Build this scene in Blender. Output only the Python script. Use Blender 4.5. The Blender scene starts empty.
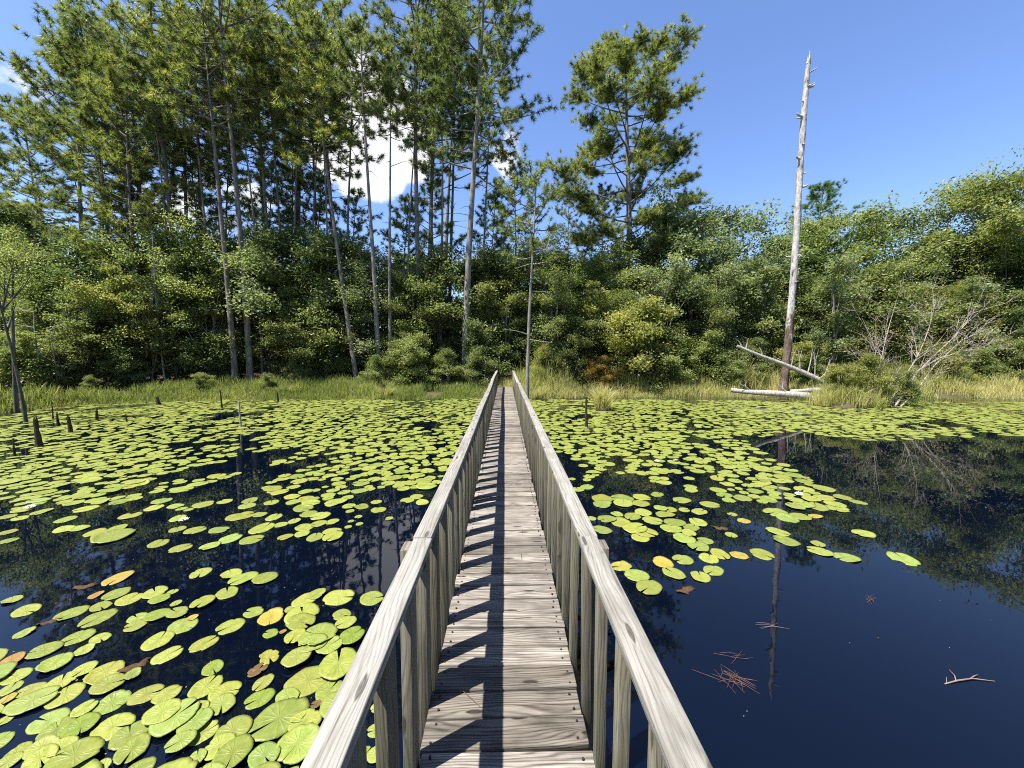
import bpy, math, random
import numpy as np
from mathutils import Vector, Matrix, Quaternion

random.seed(7)
rng = np.random.default_rng(11)
S = bpy.context.scene
COL = S.collection
R = math.radians

# ------------------------------------------------------------------ camera maths
W, H, F = 1024, 768, 385.0
PITCH, YAW = R(4.7), R(1.04)
CAM = np.array([0.0, 0.0, 2.2])
fw = np.array([math.sin(YAW)*math.cos(PITCH), math.cos(YAW)*math.cos(PITCH), -math.sin(PITCH)])
rt = np.array([math.cos(YAW), -math.sin(YAW), 0.0])
up = np.cross(rt, fw)

def ray(px, py):
    return fw*F + rt*(px-W/2) + up*(H/2-py)
def on_z(px, py, z=0.0):
    d = ray(px, py); t = (z-CAM[2])/d[2]
    return CAM + d*t
def on_y(px, py, y):
    d = ray(px, py); t = (y-CAM[1])/d[1]
    return CAM + d*t
def proj(p):
    v = np.asarray(p)-CAM
    d = v@fw
    return W/2+F*(v@rt)/d, H/2-F*(v@up)/d, d

cam_data = bpy.data.cameras.new('camera'); cam = bpy.data.objects.new('camera', cam_data); COL.objects.link(cam)
cam_data.sensor_width = 36.0; cam_data.lens = F/W*36.0
cam_data.clip_start = 0.05; cam_data.clip_end = 3000
M = Matrix((rt, up, -fw)).transposed().to_4x4(); M.translation = Vector(CAM)
cam.matrix_world = M
S.camera = cam

# ------------------------------------------------------------------ object helpers
def tag(o, label=None, cat=None, group=None, kind=None):
    if label: o['label'] = label
    if cat: o['category'] = cat
    if group: o['group'] = group
    if kind: o['kind'] = kind
    return o
def link(o, parent=None):
    COL.objects.link(o)
    if parent: o.parent = parent
    return o
def empty(name, loc=(0, 0, 0)):
    o = bpy.data.objects.new(name, None); o.empty_display_size = .2
    o.location = loc
    return link(o)

class MB:
    """collects numpy chunks of vertices / faces and links them as one mesh"""
    def __init__(s): s.v=[]; s.f=[]; s.t=[]; s.uv=[]; s.n=0
    def add(s, v, f, tint=0.5, uv=None):
        v = np.asarray(v, float).reshape(-1, 3); f = np.asarray(f, int)
        s.v.append(v); s.f.append(f+s.n); s.n += len(v)
        s.t.append(np.full(len(v), tint) if np.isscalar(tint) else np.asarray(tint, float))
        s.uv.append(np.zeros((f.size, 2)) if uv is None else np.asarray(uv, float).reshape(-1, 2))
    def mesh(s, name, mat, smooth=False):
        me = bpy.data.meshes.new(name)
        V = np.concatenate(s.v)
        loops = np.concatenate([f.ravel() for f in s.f])
        tot = np.concatenate([np.full(len(f), f.shape[1]) for f in s.f])
        st = np.concatenate([[0], np.cumsum(tot)[:-1]])
        me.vertices.add(len(V)); me.vertices.foreach_set('co', V.ravel())
        me.loops.add(len(loops)); me.loops.foreach_set('vertex_index', loops)
        me.polygons.add(len(tot)); me.polygons.foreach_set('loop_start', st)
        if smooth: me.polygons.foreach_set('use_smooth', np.ones(len(tot), bool))
        a = me.attributes.new('tint', 'FLOAT', 'POINT'); a.data.foreach_set('value', np.concatenate(s.t))
        u = me.uv_layers.new(name='UVMap'); u.data.foreach_set('uv', np.concatenate(s.uv).ravel())
        me.update(calc_edges=True); me.validate()
        for m in (mat if isinstance(mat, (list, tuple)) else [mat]): me.materials.append(m)
        return me
    def obj(s, name, mat, parent=None, smooth=False):
        return link(bpy.data.objects.new(name, s.mesh(name, mat, smooth)), parent)

def unit(a): return a/np.maximum(np.linalg.norm(a, axis=-1, keepdims=True), 1e-9)

def tube(mb, pts, rad, sides=7, tint=0.5, cap=True, rough=0.0):
    pts = np.asarray(pts, float); n = len(pts); rad = np.broadcast_to(np.asarray(rad, float), (n,))
    tan = unit(np.gradient(pts, axis=0))
    ref = np.array([0., 0, 1]) if abs(tan[0][2]) < .9 else np.array([1., 0, 0])
    a = unit(np.cross(tan, ref)); b = np.cross(tan, a)
    ang = np.linspace(0, 2*math.pi, sides, endpoint=False)
    rr = rad[:, None]*(1+rough*rng.normal(size=(n, sides))) if rough else np.repeat(rad[:, None], sides, 1)
    v = pts[:, None]+rr[..., None]*(a[:, None]*np.cos(ang)[None, :, None]+b[:, None]*np.sin(ang)[None, :, None])
    i = np.arange(n-1)[:, None]*sides; j = np.arange(sides)[None]; k = (j+1) % sides
    f = np.stack([i+j, i+k, i+sides+k, i+sides+j], -1).reshape(-1, 4)
    ln = np.concatenate([[0], np.cumsum(np.linalg.norm(np.diff(pts, axis=0), axis=1))])
    uu = np.stack([np.broadcast_to(ln[:-1, None], (n-1, sides)), np.broadcast_to(ln[:-1, None], (n-1, sides)),
                   np.broadcast_to(ln[1:, None], (n-1, sides)), np.broadcast_to(ln[1:, None], (n-1, sides))], -1)
    vv = np.broadcast_to(np.stack([j, j+1, j+1, j], -1)/sides, (n-1, sides, 4))
    uv = np.stack([uu, vv], -1).reshape(-1, 2)
    mb.add(v.reshape(-1, 3), f, tint, uv)
    if cap:
        c = np.vstack([v[-1], pts[-1]+tan[-1]*rad[-1]*.3])
        mb.add(c, [[q, (q+1) % sides, sides] for q in range(sides)], tint)

def sweep(mb, pts, wv, hv, w, h, tint=.5, side=0):
    """board swept along pts; wv/hv = unit vectors for width and thickness"""
    pts = np.asarray(pts, float); n = len(pts); wv = np.asarray(wv, float); hv = np.asarray(hv, float)
    cs = [(-1, -1), (1, -1), (1, 1), (-1, 1)]
    v = np.stack([pts+wv*w/2*a+hv*h/2*b for a, b in cs], 1).reshape(-1, 3)
    ln = np.concatenate([[0], np.cumsum(np.linalg.norm(np.diff(pts, axis=0), axis=1))])
    ou, ov = rng.uniform(0, 60, 2)
    per = [0, w, w+h, 2*w+h, 2*w+2*h]
    f = []; uv = []
    for i in range(n-1):
        for j in range(4):
            k = (j+1) % 4
            f.append([i*4+j, i*4+k, (i+1)*4+k, (i+1)*4+j])
            uv += [(ou+ln[i], ov+per[j]), (ou+ln[i], ov+per[j+1]), (ou+ln[i+1], ov+per[j+1]), (ou+ln[i+1], ov+per[j])]
    f.append([3, 2, 1, 0]); e = (n-1)*4; f.append([e, e+1, e+2, e+3])
    for _ in range(2): uv += [(ou, ov), (ou, ov+w), (ou+.02, ov+w), (ou+.02, ov)]
    mb.add(v, f, tint, uv)

# ------------------------------------------------------------------ materials
def new_mat(name):
    m = bpy.data.materials.new(name); m.use_nodes = True
    nt = m.node_tree; nt.nodes.clear()
    out = nt.nodes.new('ShaderNodeOutputMaterial')
    return m, nt, out
def N(nt, t, **kw):
    n = nt.nodes.new(t)
    for k, v in kw.items(): setattr(n, k, v)
    return n
def L(nt, a, b): nt.links.new(a, b)
def math_n(nt, op, a, b=None, c=None):
    n = N(nt, 'ShaderNodeMath', operation=op)
    for i, x in enumerate((a, b, c)):
        if x is None: continue
        if isinstance(x, (int, float)): n.inputs[i].default_value = x
        else: L(nt, x, n.inputs[i])
    return n.outputs[0]
def ramp(nt, fac, stops):
    n = N(nt, 'ShaderNodeValToRGB'); e = n.color_ramp.elements
    e[0].position, e[0].color = stops[0][0], (*stops[0][1], 1)
    e[1].position, e[1].color = stops[-1][0], (*stops[-1][1], 1)
    for p, c in stops[1:-1]:
        q = e.new(p); q.color = (*c, 1)
    L(nt, fac, n.inputs[0]); return n.outputs[0]
def mixc(nt, fac, a, b, blend='MIX'):
    n = N(nt, 'ShaderNodeMix', data_type='RGBA', blend_type=blend)
    for s, x in ((0, fac), (6, a), (7, b)):
        if isinstance(x, (int, float)): n.inputs[s].default_value = x
        elif isinstance(x, tuple): n.inputs[s].default_value = (*x, 1)
        else: L(nt, x, n.inputs[s])
    return n.outputs[2]
def noise(nt, vec, scale, detail=4, rough=.55, dist=0.0):
    n = N(nt, 'ShaderNodeTexNoise'); n.inputs['Scale'].default_value = scale
    n.inputs['Detail'].default_value = detail; n.inputs['Roughness'].default_value = rough
    n.inputs['Distortion'].default_value = dist
    if vec is not None: L(nt, vec, n.inputs['Vector'])
    return n.outputs[0]
def principled(nt, out, **kw):
    p = N(nt, 'ShaderNodeBsdfPrincipled')
    for k, v in kw.items():
        k = k.replace('_', ' ')
        if isinstance(v, (int, float)): p.inputs[k].default_value = v
        elif isinstance(v, tuple): p.inputs[k].default_value = (*v, 1)
        else: L(nt, v, p.inputs[k])
    L(nt, p.outputs[0], out.inputs[0]); return p
def bump(nt, h, strength, dist):
    b = N(nt, 'ShaderNodeBump'); b.inputs['Strength'].default_value = strength; b.inputs['Distance'].default_value = dist
    L(nt, h, b.inputs['Height']); return b.outputs[0]

def wood_mat(name, dark, mid, light, algae=0.0, stain=.35, tintmix=.5, rw=.2):
    m, nt, out = new_mat(name)
    uv = N(nt, 'ShaderNodeUVMap', uv_map='UVMap').outputs[0]
    sep = N(nt, 'ShaderNodeSeparateXYZ'); L(nt, uv, sep.inputs[0])
    u, v = sep.outputs[0], sep.outputs[1]
    def vec(a, b):
        c = N(nt, 'ShaderNodeCombineXYZ'); L(nt, math_n(nt, 'MULTIPLY', u, a), c.inputs[0]); L(nt, math_n(nt, 'MULTIPLY', v, b), c.inputs[1]); return c.outputs[0]
    # knots warp the growth rings around them
    vor = N(nt, 'ShaderNodeTexVoronoi', voronoi_dimensions='2D'); L(nt, vec(1.7, 7.5), vor.inputs['Vector']); vor.inputs['Scale'].default_value = 1
    kd = vor.outputs['Distance']
    knot = N(nt, 'ShaderNodeMapRange', interpolation_type='SMOOTHSTEP'); L(nt, kd, knot.inputs[0])
    knot.inputs[1].default_value = .05; knot.inputs[2].default_value = .09; knot.inputs[3].default_value = 1; knot.inputs[4].default_value = 0
    warp = math_n(nt, 'DIVIDE', .12, math_n(nt, 'ADD', kd, .12))
    low = noise(nt, vec(.8, 5), 1.0, 3, .5)
    ph = math_n(nt, 'ADD', math_n(nt, 'MULTIPLY', v, 400), math_n(nt, 'ADD', math_n(nt, 'MULTIPLY', low, 75), math_n(nt, 'MULTIPLY', warp, 22)))
    ring = math_n(nt, 'POWER', math_n(nt, 'MULTIPLY_ADD', math_n(nt, 'SINE', ph), .5, .5), 2.2)
    fine = noise(nt, vec(5, 420), 1.0, 4, .7)
    streak = noise(nt, vec(1.1, 60), 1.0, 4, .65)
    blotch = noise(nt, vec(3.2, 10), 1.0, 4, .6)
    g = math_n(nt, 'ADD', math_n(nt, 'MULTIPLY', ring, -rw), math_n(nt, 'ADD', math_n(nt, 'MULTIPLY', fine, .55), math_n(nt, 'MULTIPLY', streak, .65)))
    g = math_n(nt, 'SUBTRACT', g, math_n(nt, 'MULTIPLY', knot.outputs[0], .3))
    col = ramp(nt, g, [(.30-rw*.2, dark), (.52-rw*.3, mid), (.78-rw*.3, light)])
    # cracks along the grain
    crack = N(nt, 'ShaderNodeMapRange', interpolation_type='SMOOTHSTEP'); L(nt, noise(nt, vec(1.6, 150), 1.0, 2, .5), crack.inputs[0])
    crack.inputs[1].default_value = .70; crack.inputs[2].default_value = .75
    col = mixc(nt, math_n(nt, 'MULTIPLY', crack.outputs[0], .75), col, tuple(x*.35 for x in dark))
    st = N(nt, 'ShaderNodeMapRange'); L(nt, blotch, st.inputs[0]); st.inputs[1].default_value = .42; st.inputs[2].default_value = .72; st.inputs[4].default_value = stain
    col = mixc(nt, st.outputs[0], col, tuple(x*.8 for x in dark))
    if algae:
        ag = N(nt, 'ShaderNodeMapRange'); L(nt, noise(nt, vec(1.5, 22), 1.0, 3, .6), ag.inputs[0]); ag.inputs[1].default_value = .4; ag.inputs[2].default_value = .65; ag.inputs[4].default_value = algae
        col = mixc(nt, ag.outputs[0], col, (.20, .20, .10))
    at = N(nt, 'ShaderNodeAttribute', attribute_name='tint')
    col = mixc(nt, 1.0, col, ramp(nt, at.outputs['Fac'], [(0, (1-tintmix, 1-tintmix*1.02, 1-tintmix*1.08)), (1, (1, 1, 1))]), 'MULTIPLY')
    hgt = math_n(nt, 'SUBTRACT', g, math_n(nt, 'MULTIPLY', crack.outputs[0], .5))
    principled(nt, out, Base_Color=col, Roughness=.82, Specular_IOR_Level=.25, Normal=bump(nt, hgt, .75, .004))
    return m

def bark_mat(name, a, b, c, sc=1.0):
    m, nt, out = new_mat(name)
    tc = N(nt, 'ShaderNodeTexCoord').outputs['Object']
    mp = N(nt, 'ShaderNodeMapping'); mp.inputs['Scale'].default_value = (9*sc, 9*sc, 2.2*sc); L(nt, tc, mp.inputs[0])
    n1 = noise(nt, mp.outputs[0], 1.4, 5, .65, .4)
    n2 = noise(nt, mp.outputs[0], .25, 3, .5)
    col = ramp(nt, n1, [(.32, a), (.5, b), (.68, c)])
    col = mixc(nt, math_n(nt, 'MULTIPLY', n2, .5), col, tuple(x*.6 for x in b))
    principled(nt, out, Base_Color=col, Roughness=.9, Specular_IOR_Level=.15, Normal=bump(nt, n1, 1, .03))
    return m

def leaf_mat(name, lo, mid, hi, transl=.4, rough=.45, spec=.35, tr_gain=(1.5, 1.6, .8)):
    """tint attribute = natural leaf to leaf variation, object colour = kind of tree"""
    m, nt, out = new_mat(name)
    at = N(nt, 'ShaderNodeAttribute', attribute_name='tint')
    col = ramp(nt, at.outputs['Fac'], [(0, lo), (.5, mid), (1, hi)])
    oi = N(nt, 'ShaderNodeObjectInfo')
    col = mixc(nt, 1.0, col, oi.outputs['Color'], 'MULTIPLY')
    p = N(nt, 'ShaderNodeBsdfPrincipled'); L(nt, col, p.inputs['Base Color'])
    p.inputs['Roughness'].default_value = rough; p.inputs['Specular IOR Level'].default_value = spec
    t = N(nt, 'ShaderNodeBsdfTranslucent'); L(nt, mixc(nt, 1.0, col, tr_gain, 'MULTIPLY'), t.inputs[0])
    mx = N(nt, 'ShaderNodeMixShader'); mx.inputs[0].default_value = transl
    L(nt, p.outputs[0], mx.inputs[1]); L(nt, t.outputs[0], mx.inputs[2]); L(nt, mx.outputs[0], out.inputs[0])
    return m

def pad_mat(name):
    m, nt, out = new_mat(name)
    uv = N(nt, 'ShaderNodeUVMap', uv_map='UVMap').outputs[0]
    sep = N(nt, 'ShaderNodeSeparateXYZ'); L(nt, uv, sep.inputs[0])
    ang = math_n(nt, 'ARCTAN2', sep.outputs[1], sep.outputs[0])
    ln = N(nt, 'ShaderNodeVectorMath', operation='LENGTH'); L(nt, uv, ln.inputs[0]); rad = ln.outputs['Value']
    oi = N(nt, 'ShaderNodeObjectInfo')
    at = N(nt, 'ShaderNodeAttribute', attribute_name='tint')
    off = N(nt, 'ShaderNodeCombineXYZ'); L(nt, math_n(nt, 'MULTIPLY', oi.outputs['Random'], 40), off.inputs[0]); L(nt, math_n(nt, 'MULTIPLY', at.outputs['Fac'], 40), off.inputs[1])
    va = N(nt, 'ShaderNodeVectorMath', operation='ADD'); L(nt, uv, va.inputs[0]); L(nt, off.outputs[0], va.inputs[1]); loc = va.outputs[0]
    wob = math_n(nt, 'MULTIPLY', noise(nt, loc, 3, 2), .8)
    vein = math_n(nt, 'POWER', math_n(nt, 'ABSOLUTE', math_n(nt, 'SINE', math_n(nt, 'ADD', math_n(nt, 'MULTIPLY', ang, 8.5), wob))), 9)
    vein = math_n(nt, 'MULTIPLY', vein, math_n(nt, 'SUBTRACT', 1.0, math_n(nt, 'MULTIPLY', rad, .75)))
    n1 = noise(nt, loc, 2.2, 4, .6)
    col = ramp(nt, n1, [(.28, (.130, .172, .028)), (.5, (.190, .230, .040)), (.72, (.250, .275, .062))])
    mn = N(nt, 'ShaderNodeMath', operation='MULTIPLY'); L(nt, math_n(nt, 'FRACT', math_n(nt, 'MULTIPLY', math_n(nt, 'ADD', oi.outputs['Random'], at.outputs['Fac']), 7.31)), mn.inputs[0]); mn.inputs[1].default_value = .5
    col = mixc(nt, mn.outputs[0], col, (.255, .265, .065))
    col = mixc(nt, math_n(nt, 'MULTIPLY', vein, .35), col, (.27, .31, .10))
    # brown specks and nibbled rim
    sp = N(nt, 'ShaderNodeMapRange', interpolation_type='SMOOTHSTEP'); L(nt, noise(nt, loc, 9, 3, .6), sp.inputs[0]); sp.inputs[1].default_value = .63; sp.inputs[2].default_value = .70
    col = mixc(nt, math_n(nt, 'MULTIPLY', sp.outputs[0], .7), col, (.12, .11, .03))
    rim = N(nt, 'ShaderNodeMapRange', interpolation_type='SMOOTHSTEP'); L(nt, math_n(nt, 'ADD', rad, math_n(nt, 'MULTIPLY', noise(nt, loc, 2.5, 3), .5)), rim.inputs[0]); rim.inputs[1].default_value = 1.26; rim.inputs[2].default_value = 1.42
    col = mixc(nt, math_n(nt, 'MULTIPLY', rim.outputs[0], .5), col, (.40, .30, .05))
    col = mixc(nt, 1.0, col, oi.outputs['Color'], 'MULTIPLY')
    h = math_n(nt, 'ADD', math_n(nt, 'MULTIPLY', vein, .5), n1)
    p = N(nt, 'ShaderNodeBsdfPrincipled'); L(nt, col, p.inputs['Base Color']); p.inputs['Roughness'].default_value = .42
    p.inputs['Specular IOR Level'].default_value = .35; L(nt, bump(nt, h, .5, .012), p.inputs['Normal'])
    L(nt, p.outputs[0], out.inputs[0])
    return m

def plain_mat(name, col, rough=.7, var=.35, sc=6, spec=.3):
    m, nt, out = new_mat(name)
    tc = N(nt, 'ShaderNodeTexCoord').outputs['Object']
    n1 = noise(nt, tc, sc, 4, .6)
    c = ramp(nt, n1, [(.3, tuple(x*(1-var) for x in col)), (.7, tuple(min(1, x*(1+var)) for x in col))])
    principled(nt, out, Base_Color=c, Roughness=rough, Specular_IOR_Level=spec, Normal=bump(nt, n1, .4, .01))
    return m

M_rail = wood_mat('handrail_wood', (.085, .078, .068), (.258, .247, .222), (.41, .393, .355), .08, .5, .3, .14)
M_deck = wood_mat('deck_wood', (.042, .034, .027), (.205, .180, .152), (.47, .435, .39), 0, .65, .5)
M_bal = wood_mat('baluster_wood', (.055, .048, .034), (.165, .150, .112), (.27, .25, .19), .3, .45, .45)
M_post = wood_mat('post_wood', (.06, .054, .042), (.18, .165, .135), (.29, .27, .22), .3, .4, .3)
M_pine_bark = bark_mat('pine_bark', (.06, .053, .046), (.19, .17, .148), (.33, .305, .27))
M_pale_bark = bark_mat('pale_pine_bark', (.085, .075, .066), (.24, .22, .195), (.40, .37, .33))
M_grey_bark = bark_mat('grey_bark', (.035, .032, .028), (.105, .098, .086), (.20, .19, .17))
M_dead = bark_mat('dead_wood', (.14, .125, .11), (.34, .32, .29), (.52, .50, .46), 1.6)
M_stump = bark_mat('wet_stump_wood', (.018, .014, .010), (.055, .044, .034), (.12, .10, .08), 2)
M_needle = leaf_mat('pine_needles', (.056, .088, .030), (.150, .186, .070), (.275, .285, .125), .47, .42, .4)
M_leaf = leaf_mat('broad_leaves', (.050, .074, .026), (.148, .184, .062), (.285, .300, .140), .47, .42, .45)
M_grass = leaf_mat('marsh_grass_blades', (.20, .26, .065), (.44, .45, .16), (.66, .60, .32), .5, .5, .3, (1.2, 1.15, .8))
M_pad = pad_mat('lily_pad_skin')
M_petal = plain_mat('white_petals', (.80, .80, .76), .5, .08)
M_yolk = plain_mat('yellow_stamens', (.65, .42, .04), .6, .2)
M_brown = plain_mat('dead_leaf_brown', (.075, .045, .022), .7, .5, 12, .08)
M_redneedle = plain_mat('dry_red_needles', (.15, .075, .055), .6, .35, 15)
M_twig = plain_mat('pale_twig', (.21, .165, .13), .7, .3, 15)

# snag: brown bark left at the foot, bare silvery wood with flecks above
def snag_mat():
    m, nt, out = new_mat('snag_wood')
    tc = N(nt, 'ShaderNodeTexCoord').outputs['Object']
    sep = N(nt, 'ShaderNodeSeparateXYZ'); L(nt, tc, sep.inputs[0])
    mp = N(nt, 'ShaderNodeMapping'); mp.inputs['Scale'].default_value = (7, 7, 2.4); L(nt, tc, mp.inputs[0])
    n1 = noise(nt, mp.outputs[0], 1.0, 5, .7, .3)
    pale = ramp(nt, n1, [(.33, (.08, .072, .064)), (.42, (.31, .29, .27)), (.60, (.54, .515, .485))])
    barkc = ramp(nt, n1, [(.35, (.045, .030, .024)), (.55, (.15, .105, .08)), (.7, (.26, .20, .17))])
    k = math_n(nt, 'ADD', math_n(nt, 'MULTIPLY', sep.outputs[2], -.22), math_n(nt, 'MULTIPLY', noise(nt, mp.outputs[0], .6, 4, .7), 2.2))
    mr = N(nt, 'ShaderNodeMapRange', interpolation_type='SMOOTHSTEP'); L(nt, k, mr.inputs[0]); mr.inputs[1].default_value = .1; mr.inputs[2].default_value = .35
    principled(nt, out, Base_Color=mixc(nt, mr.outputs[0], pale, barkc), Roughness=.85, Specular_IOR_Level=.2, Normal=bump(nt, n1, 1, .05))
    return m
M_snag = snag_mat()

def ground_mat():
    m, nt, out = new_mat('leaf_litter_ground')
    tc = N(nt, 'ShaderNodeTexCoord').outputs['Object']
    n1 = noise(nt, tc, 1.6, 6, .7); n2 = noise(nt, tc, 14, 4, .7)
    col = ramp(nt, n1, [(.3, (.030, .024, .016)), (.5, (.075, .060, .038)), (.7, (.10, .105, .04))])
    col = mixc(nt, math_n(nt, 'MULTIPLY', n2, .6), col, (.13, .10, .065))
    principled(nt, out, Base_Color=col, Roughness=.95, Specular_IOR_Level=.1, Normal=bump(nt, n2, .8, .08))
    return m
M_ground = ground_mat()

def water_mat():
    m, nt, out = new_mat('dark_pond_water')
    tc = N(nt, 'ShaderNodeTexCoord').outputs['Object']
    n1 = noise(nt, tc, 1.3, 3, .5); n2 = noise(nt, tc, 7, 2, .5)
    h = math_n(nt, 'ADD', n1, math_n(nt, 'MULTIPLY', n2, .12))
    principled(nt, out, Base_Color=(.0010, .0023, .0072), Roughness=.012, IOR=1.333, Specular_IOR_Level=.75, Normal=bump(nt, h, .05, .03))
    return m
M_water = water_mat()

# ------------------------------------------------------------------ world and sun
SUN = Vector((-.426, -.234, 1.0)).normalized()
elev = math.asin(SUN.z); rot = math.atan2(SUN.x, SUN.y)
wd = bpy.data.worlds.new('World'); S.world = wd; wd.use_nodes = True
nt = wd.node_tree; nt.nodes.clear()
wo = N(nt, 'ShaderNodeOutputWorld'); bg = N(nt, 'ShaderNodeBackground')
sky = N(nt, 'ShaderNodeTexSky', sky_type='NISHITA'); sky.sun_disc = False
sky.sun_elevation = elev; sky.sun_rotation = rot; sky.altitude = 10; sky.air_density = 1.0; sky.dust_density = .6; sky.ozone_density = 2.0
SKY_STRENGTH = .075
CLOUD = (6.6, 6.7, 6.9)
tc = N(nt, 'ShaderNodeTexCoord').outputs['Generated']
nrm = N(nt, 'ShaderNodeVectorMath', operation='NORMALIZE'); L(nt, tc, nrm.inputs[0]); dirv = nrm.outputs[0]
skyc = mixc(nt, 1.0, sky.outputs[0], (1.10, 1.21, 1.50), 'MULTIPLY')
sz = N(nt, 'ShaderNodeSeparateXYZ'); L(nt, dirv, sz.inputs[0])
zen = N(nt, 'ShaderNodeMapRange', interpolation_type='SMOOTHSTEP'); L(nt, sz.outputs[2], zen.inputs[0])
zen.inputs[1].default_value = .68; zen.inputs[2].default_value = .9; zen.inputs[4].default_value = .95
skyc = mixc(nt, zen.outputs[0], skyc, mixc(nt, 1.0, skyc, (.09, .105, .15), 'MULTIPLY'))  # out-of-view overhead sky darkened to weaken fill light in the shadows
cn = noise(nt, dirv, 7.0, 7, .6, .25)
mask = None
for (px, py, r0, r1, amp) in [(370, 132, .09, .17, .52), (344, 118, .06, .14, .46), (400, 150, .05, .11, .46), (508, 152, .01, .07, .24), (190, 185, .05, .24, .24), (0, 95, .02, .10, .2), (90, 175, .05, .2, .17)]:
    d = unit(ray(px, py))
    dp = N(nt, 'ShaderNodeVectorMath', operation='DISTANCE'); L(nt, dirv, dp.inputs[0]); dp.inputs[1].default_value = tuple(d)
    mr = N(nt, 'ShaderNodeMapRange', interpolation_type='SMOOTHSTEP'); L(nt, dp.outputs['Value'], mr.inputs[0])
    mr.inputs[1].default_value = r0; mr.inputs[2].default_value = r1; mr.inputs[3].default_value = amp; mr.inputs[4].default_value = 0
    mask = mr.outputs[0] if mask is None else math_n(nt, 'MAXIMUM', mask, mr.outputs[0])
cl = N(nt, 'ShaderNodeMapRange', interpolation_type='SMOOTHSTEP'); L(nt, math_n(nt, 'ADD', cn, mask), cl.inputs[0])
cl.inputs[1].default_value = .70; cl.inputs[2].default_value = .84
skyc = mixc(nt, cl.outputs[0], skyc, CLOUD)
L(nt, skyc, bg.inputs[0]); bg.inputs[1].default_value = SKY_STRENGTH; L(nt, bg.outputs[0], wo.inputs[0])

sd = bpy.data.lights.new('sun', 'SUN'); sd.energy = 5.0; sd.angle = R(.53); sd.color = (1.0, .955, .88)
so = bpy.data.objects.new('sun', sd); COL.objects.link(so)
so.rotation_euler = SUN.to_track_quat('Z', 'Y').to_euler()
so.location = (-20, -10, 45)
S.view_settings.view_transform = 'Standard'; S.view_settings.look = 'None'
S.view_settings.gamma = 1; S.view_settings.exposure = 1.25; S.view_settings.use_curve_mapping = False
S.cycles.max_bounces = 7; S.cycles.diffuse_bounces = 3; S.cycles.glossy_bounces = 3; S.cycles.transmission_bounces = 4
S.cycles.use_denoising = False; S.cycles.pixel_filter_type = 'BLACKMAN_HARRIS'; S.cycles.filter_width = 1.05

# ------------------------------------------------------------------ ground and water
SHX = np.array([-60, -30, -24, -20.5, -18.8, -17.8, -15, -8, 0, 8, 15, 24, 32, 40, 46, 50, 80])
SHY = np.array([-5.8, -5, 4, 10, 13.8, 16.3, 17.8, 18.3, 18.6, 19.2, 19.0, 18.2, 17, 13, 5, -5, -5.8])
def shore(x): return np.interp(x, SHX, SHY)
def ground_z(x, y):
    x = np.asarray(x, float); y = np.asarray(y, float)
    d = np.maximum(y-shore(x), -(y+5.5))
    return np.where(d < 0, np.maximum(-.9, .05+d*.28), .05+.11*np.minimum(d, 3)+.012*np.minimum(np.maximum(d-3, 0), 60)) + .04*np.sin(x*1.7+y*.6)*np.sin(y*1.3-x*.4)
g = np.concatenate([np.linspace(-700, -60, 12)[:-1], np.linspace(-60, 70, 190), np.linspace(70, 700, 12)[1:]])
gx, gy = np.meshgrid(g, g, indexing='ij')
gz = ground_z(gx, gy); n = len(g)
ii, jj = np.meshgrid(np.arange(n-1), np.arange(n-1), indexing='ij')
mb = MB(); mb.add(np.stack([gx, gy, gz], -1), np.stack([ii*n+jj, (ii+1)*n+jj, (ii+1)*n+jj+1, ii*n+jj+1], -1).reshape(-1, 4))
tag(mb.obj('ground', M_ground, smooth=True), kind='structure')
wx = np.linspace(-58, 75, 40); wy = np.linspace(-8, 24, 14)
ax, ay = np.meshgrid(wx, wy, indexing='ij'); ii, jj = np.meshgrid(np.arange(39), np.arange(13), indexing='ij')
mb = MB(); mb.add(np.stack([ax, ay, ax*0], -1), np.stack([ii*14+jj, (ii+1)*14+jj, (ii+1)*14+jj+1, ii*14+jj+1], -1).reshape(-1, 4))
tag(mb.obj('water', M_water), kind='structure')

# ------------------------------------------------------------------ footbridge
DECK = .50; RAILT = 1.31; Y0, Y1 = -5.8, 18.9
bridge = empty('footbridge', (0, Y0, .2)); bridge.rotation_euler = (0, 0, 0)
tag(bridge, 'long narrow weathered grey wooden footbridge with slatted handrails crossing the lily pond', 'footbridge')
def bput(o):
    o.location = (0, -Y0, -.2); return o
def bev(o, w=.0035):
    b = o.modifiers.new('edge', 'BEVEL'); b.width = w; b.segments = 2; b.limit_method = 'ANGLE'; b.angle_limit = R(40); return o
mb = MB(); y = Y0
while y < Y1:
    w = .1345+rng.normal()*.003; hl = .365
    e0, e1 = rng.normal(size=2)*.006; sk = rng.normal()*.005; dz = rng.normal()*.003
    xs = np.linspace(-hl+e0, hl+e1, 5)
    cup = rng.normal()*.0018
    pts = np.stack([xs, y+.07+sk*xs/hl, DECK-.019+dz+cup*(xs/hl)**2+rng.normal(size=5)*.0006], 1)
    sweep(mb, pts, (0, 1, 0), (0, 0, 1), w, .038, rng.uniform(0, 1))
    y += .1465
bev(bput(mb.obj('deck', M_deck, bridge)), .005)
for s in (-1, 1):
    for a, b in ((Y0, 0.6), (.604, 6.6), (6.604, 12.8), (12.804, Y1)):
        mb = MB(); sweep(mb, [(s*.343, a, DECK-.116), (s*.343, b, DECK-.116)], (1, 0, 0), (0, 0, 1), .04, .15, .4)
        bput(mb.obj('stringer', M_post, bridge))
POSTS = np.arange(-5.4, 18.9, 2.4)+.0
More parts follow.
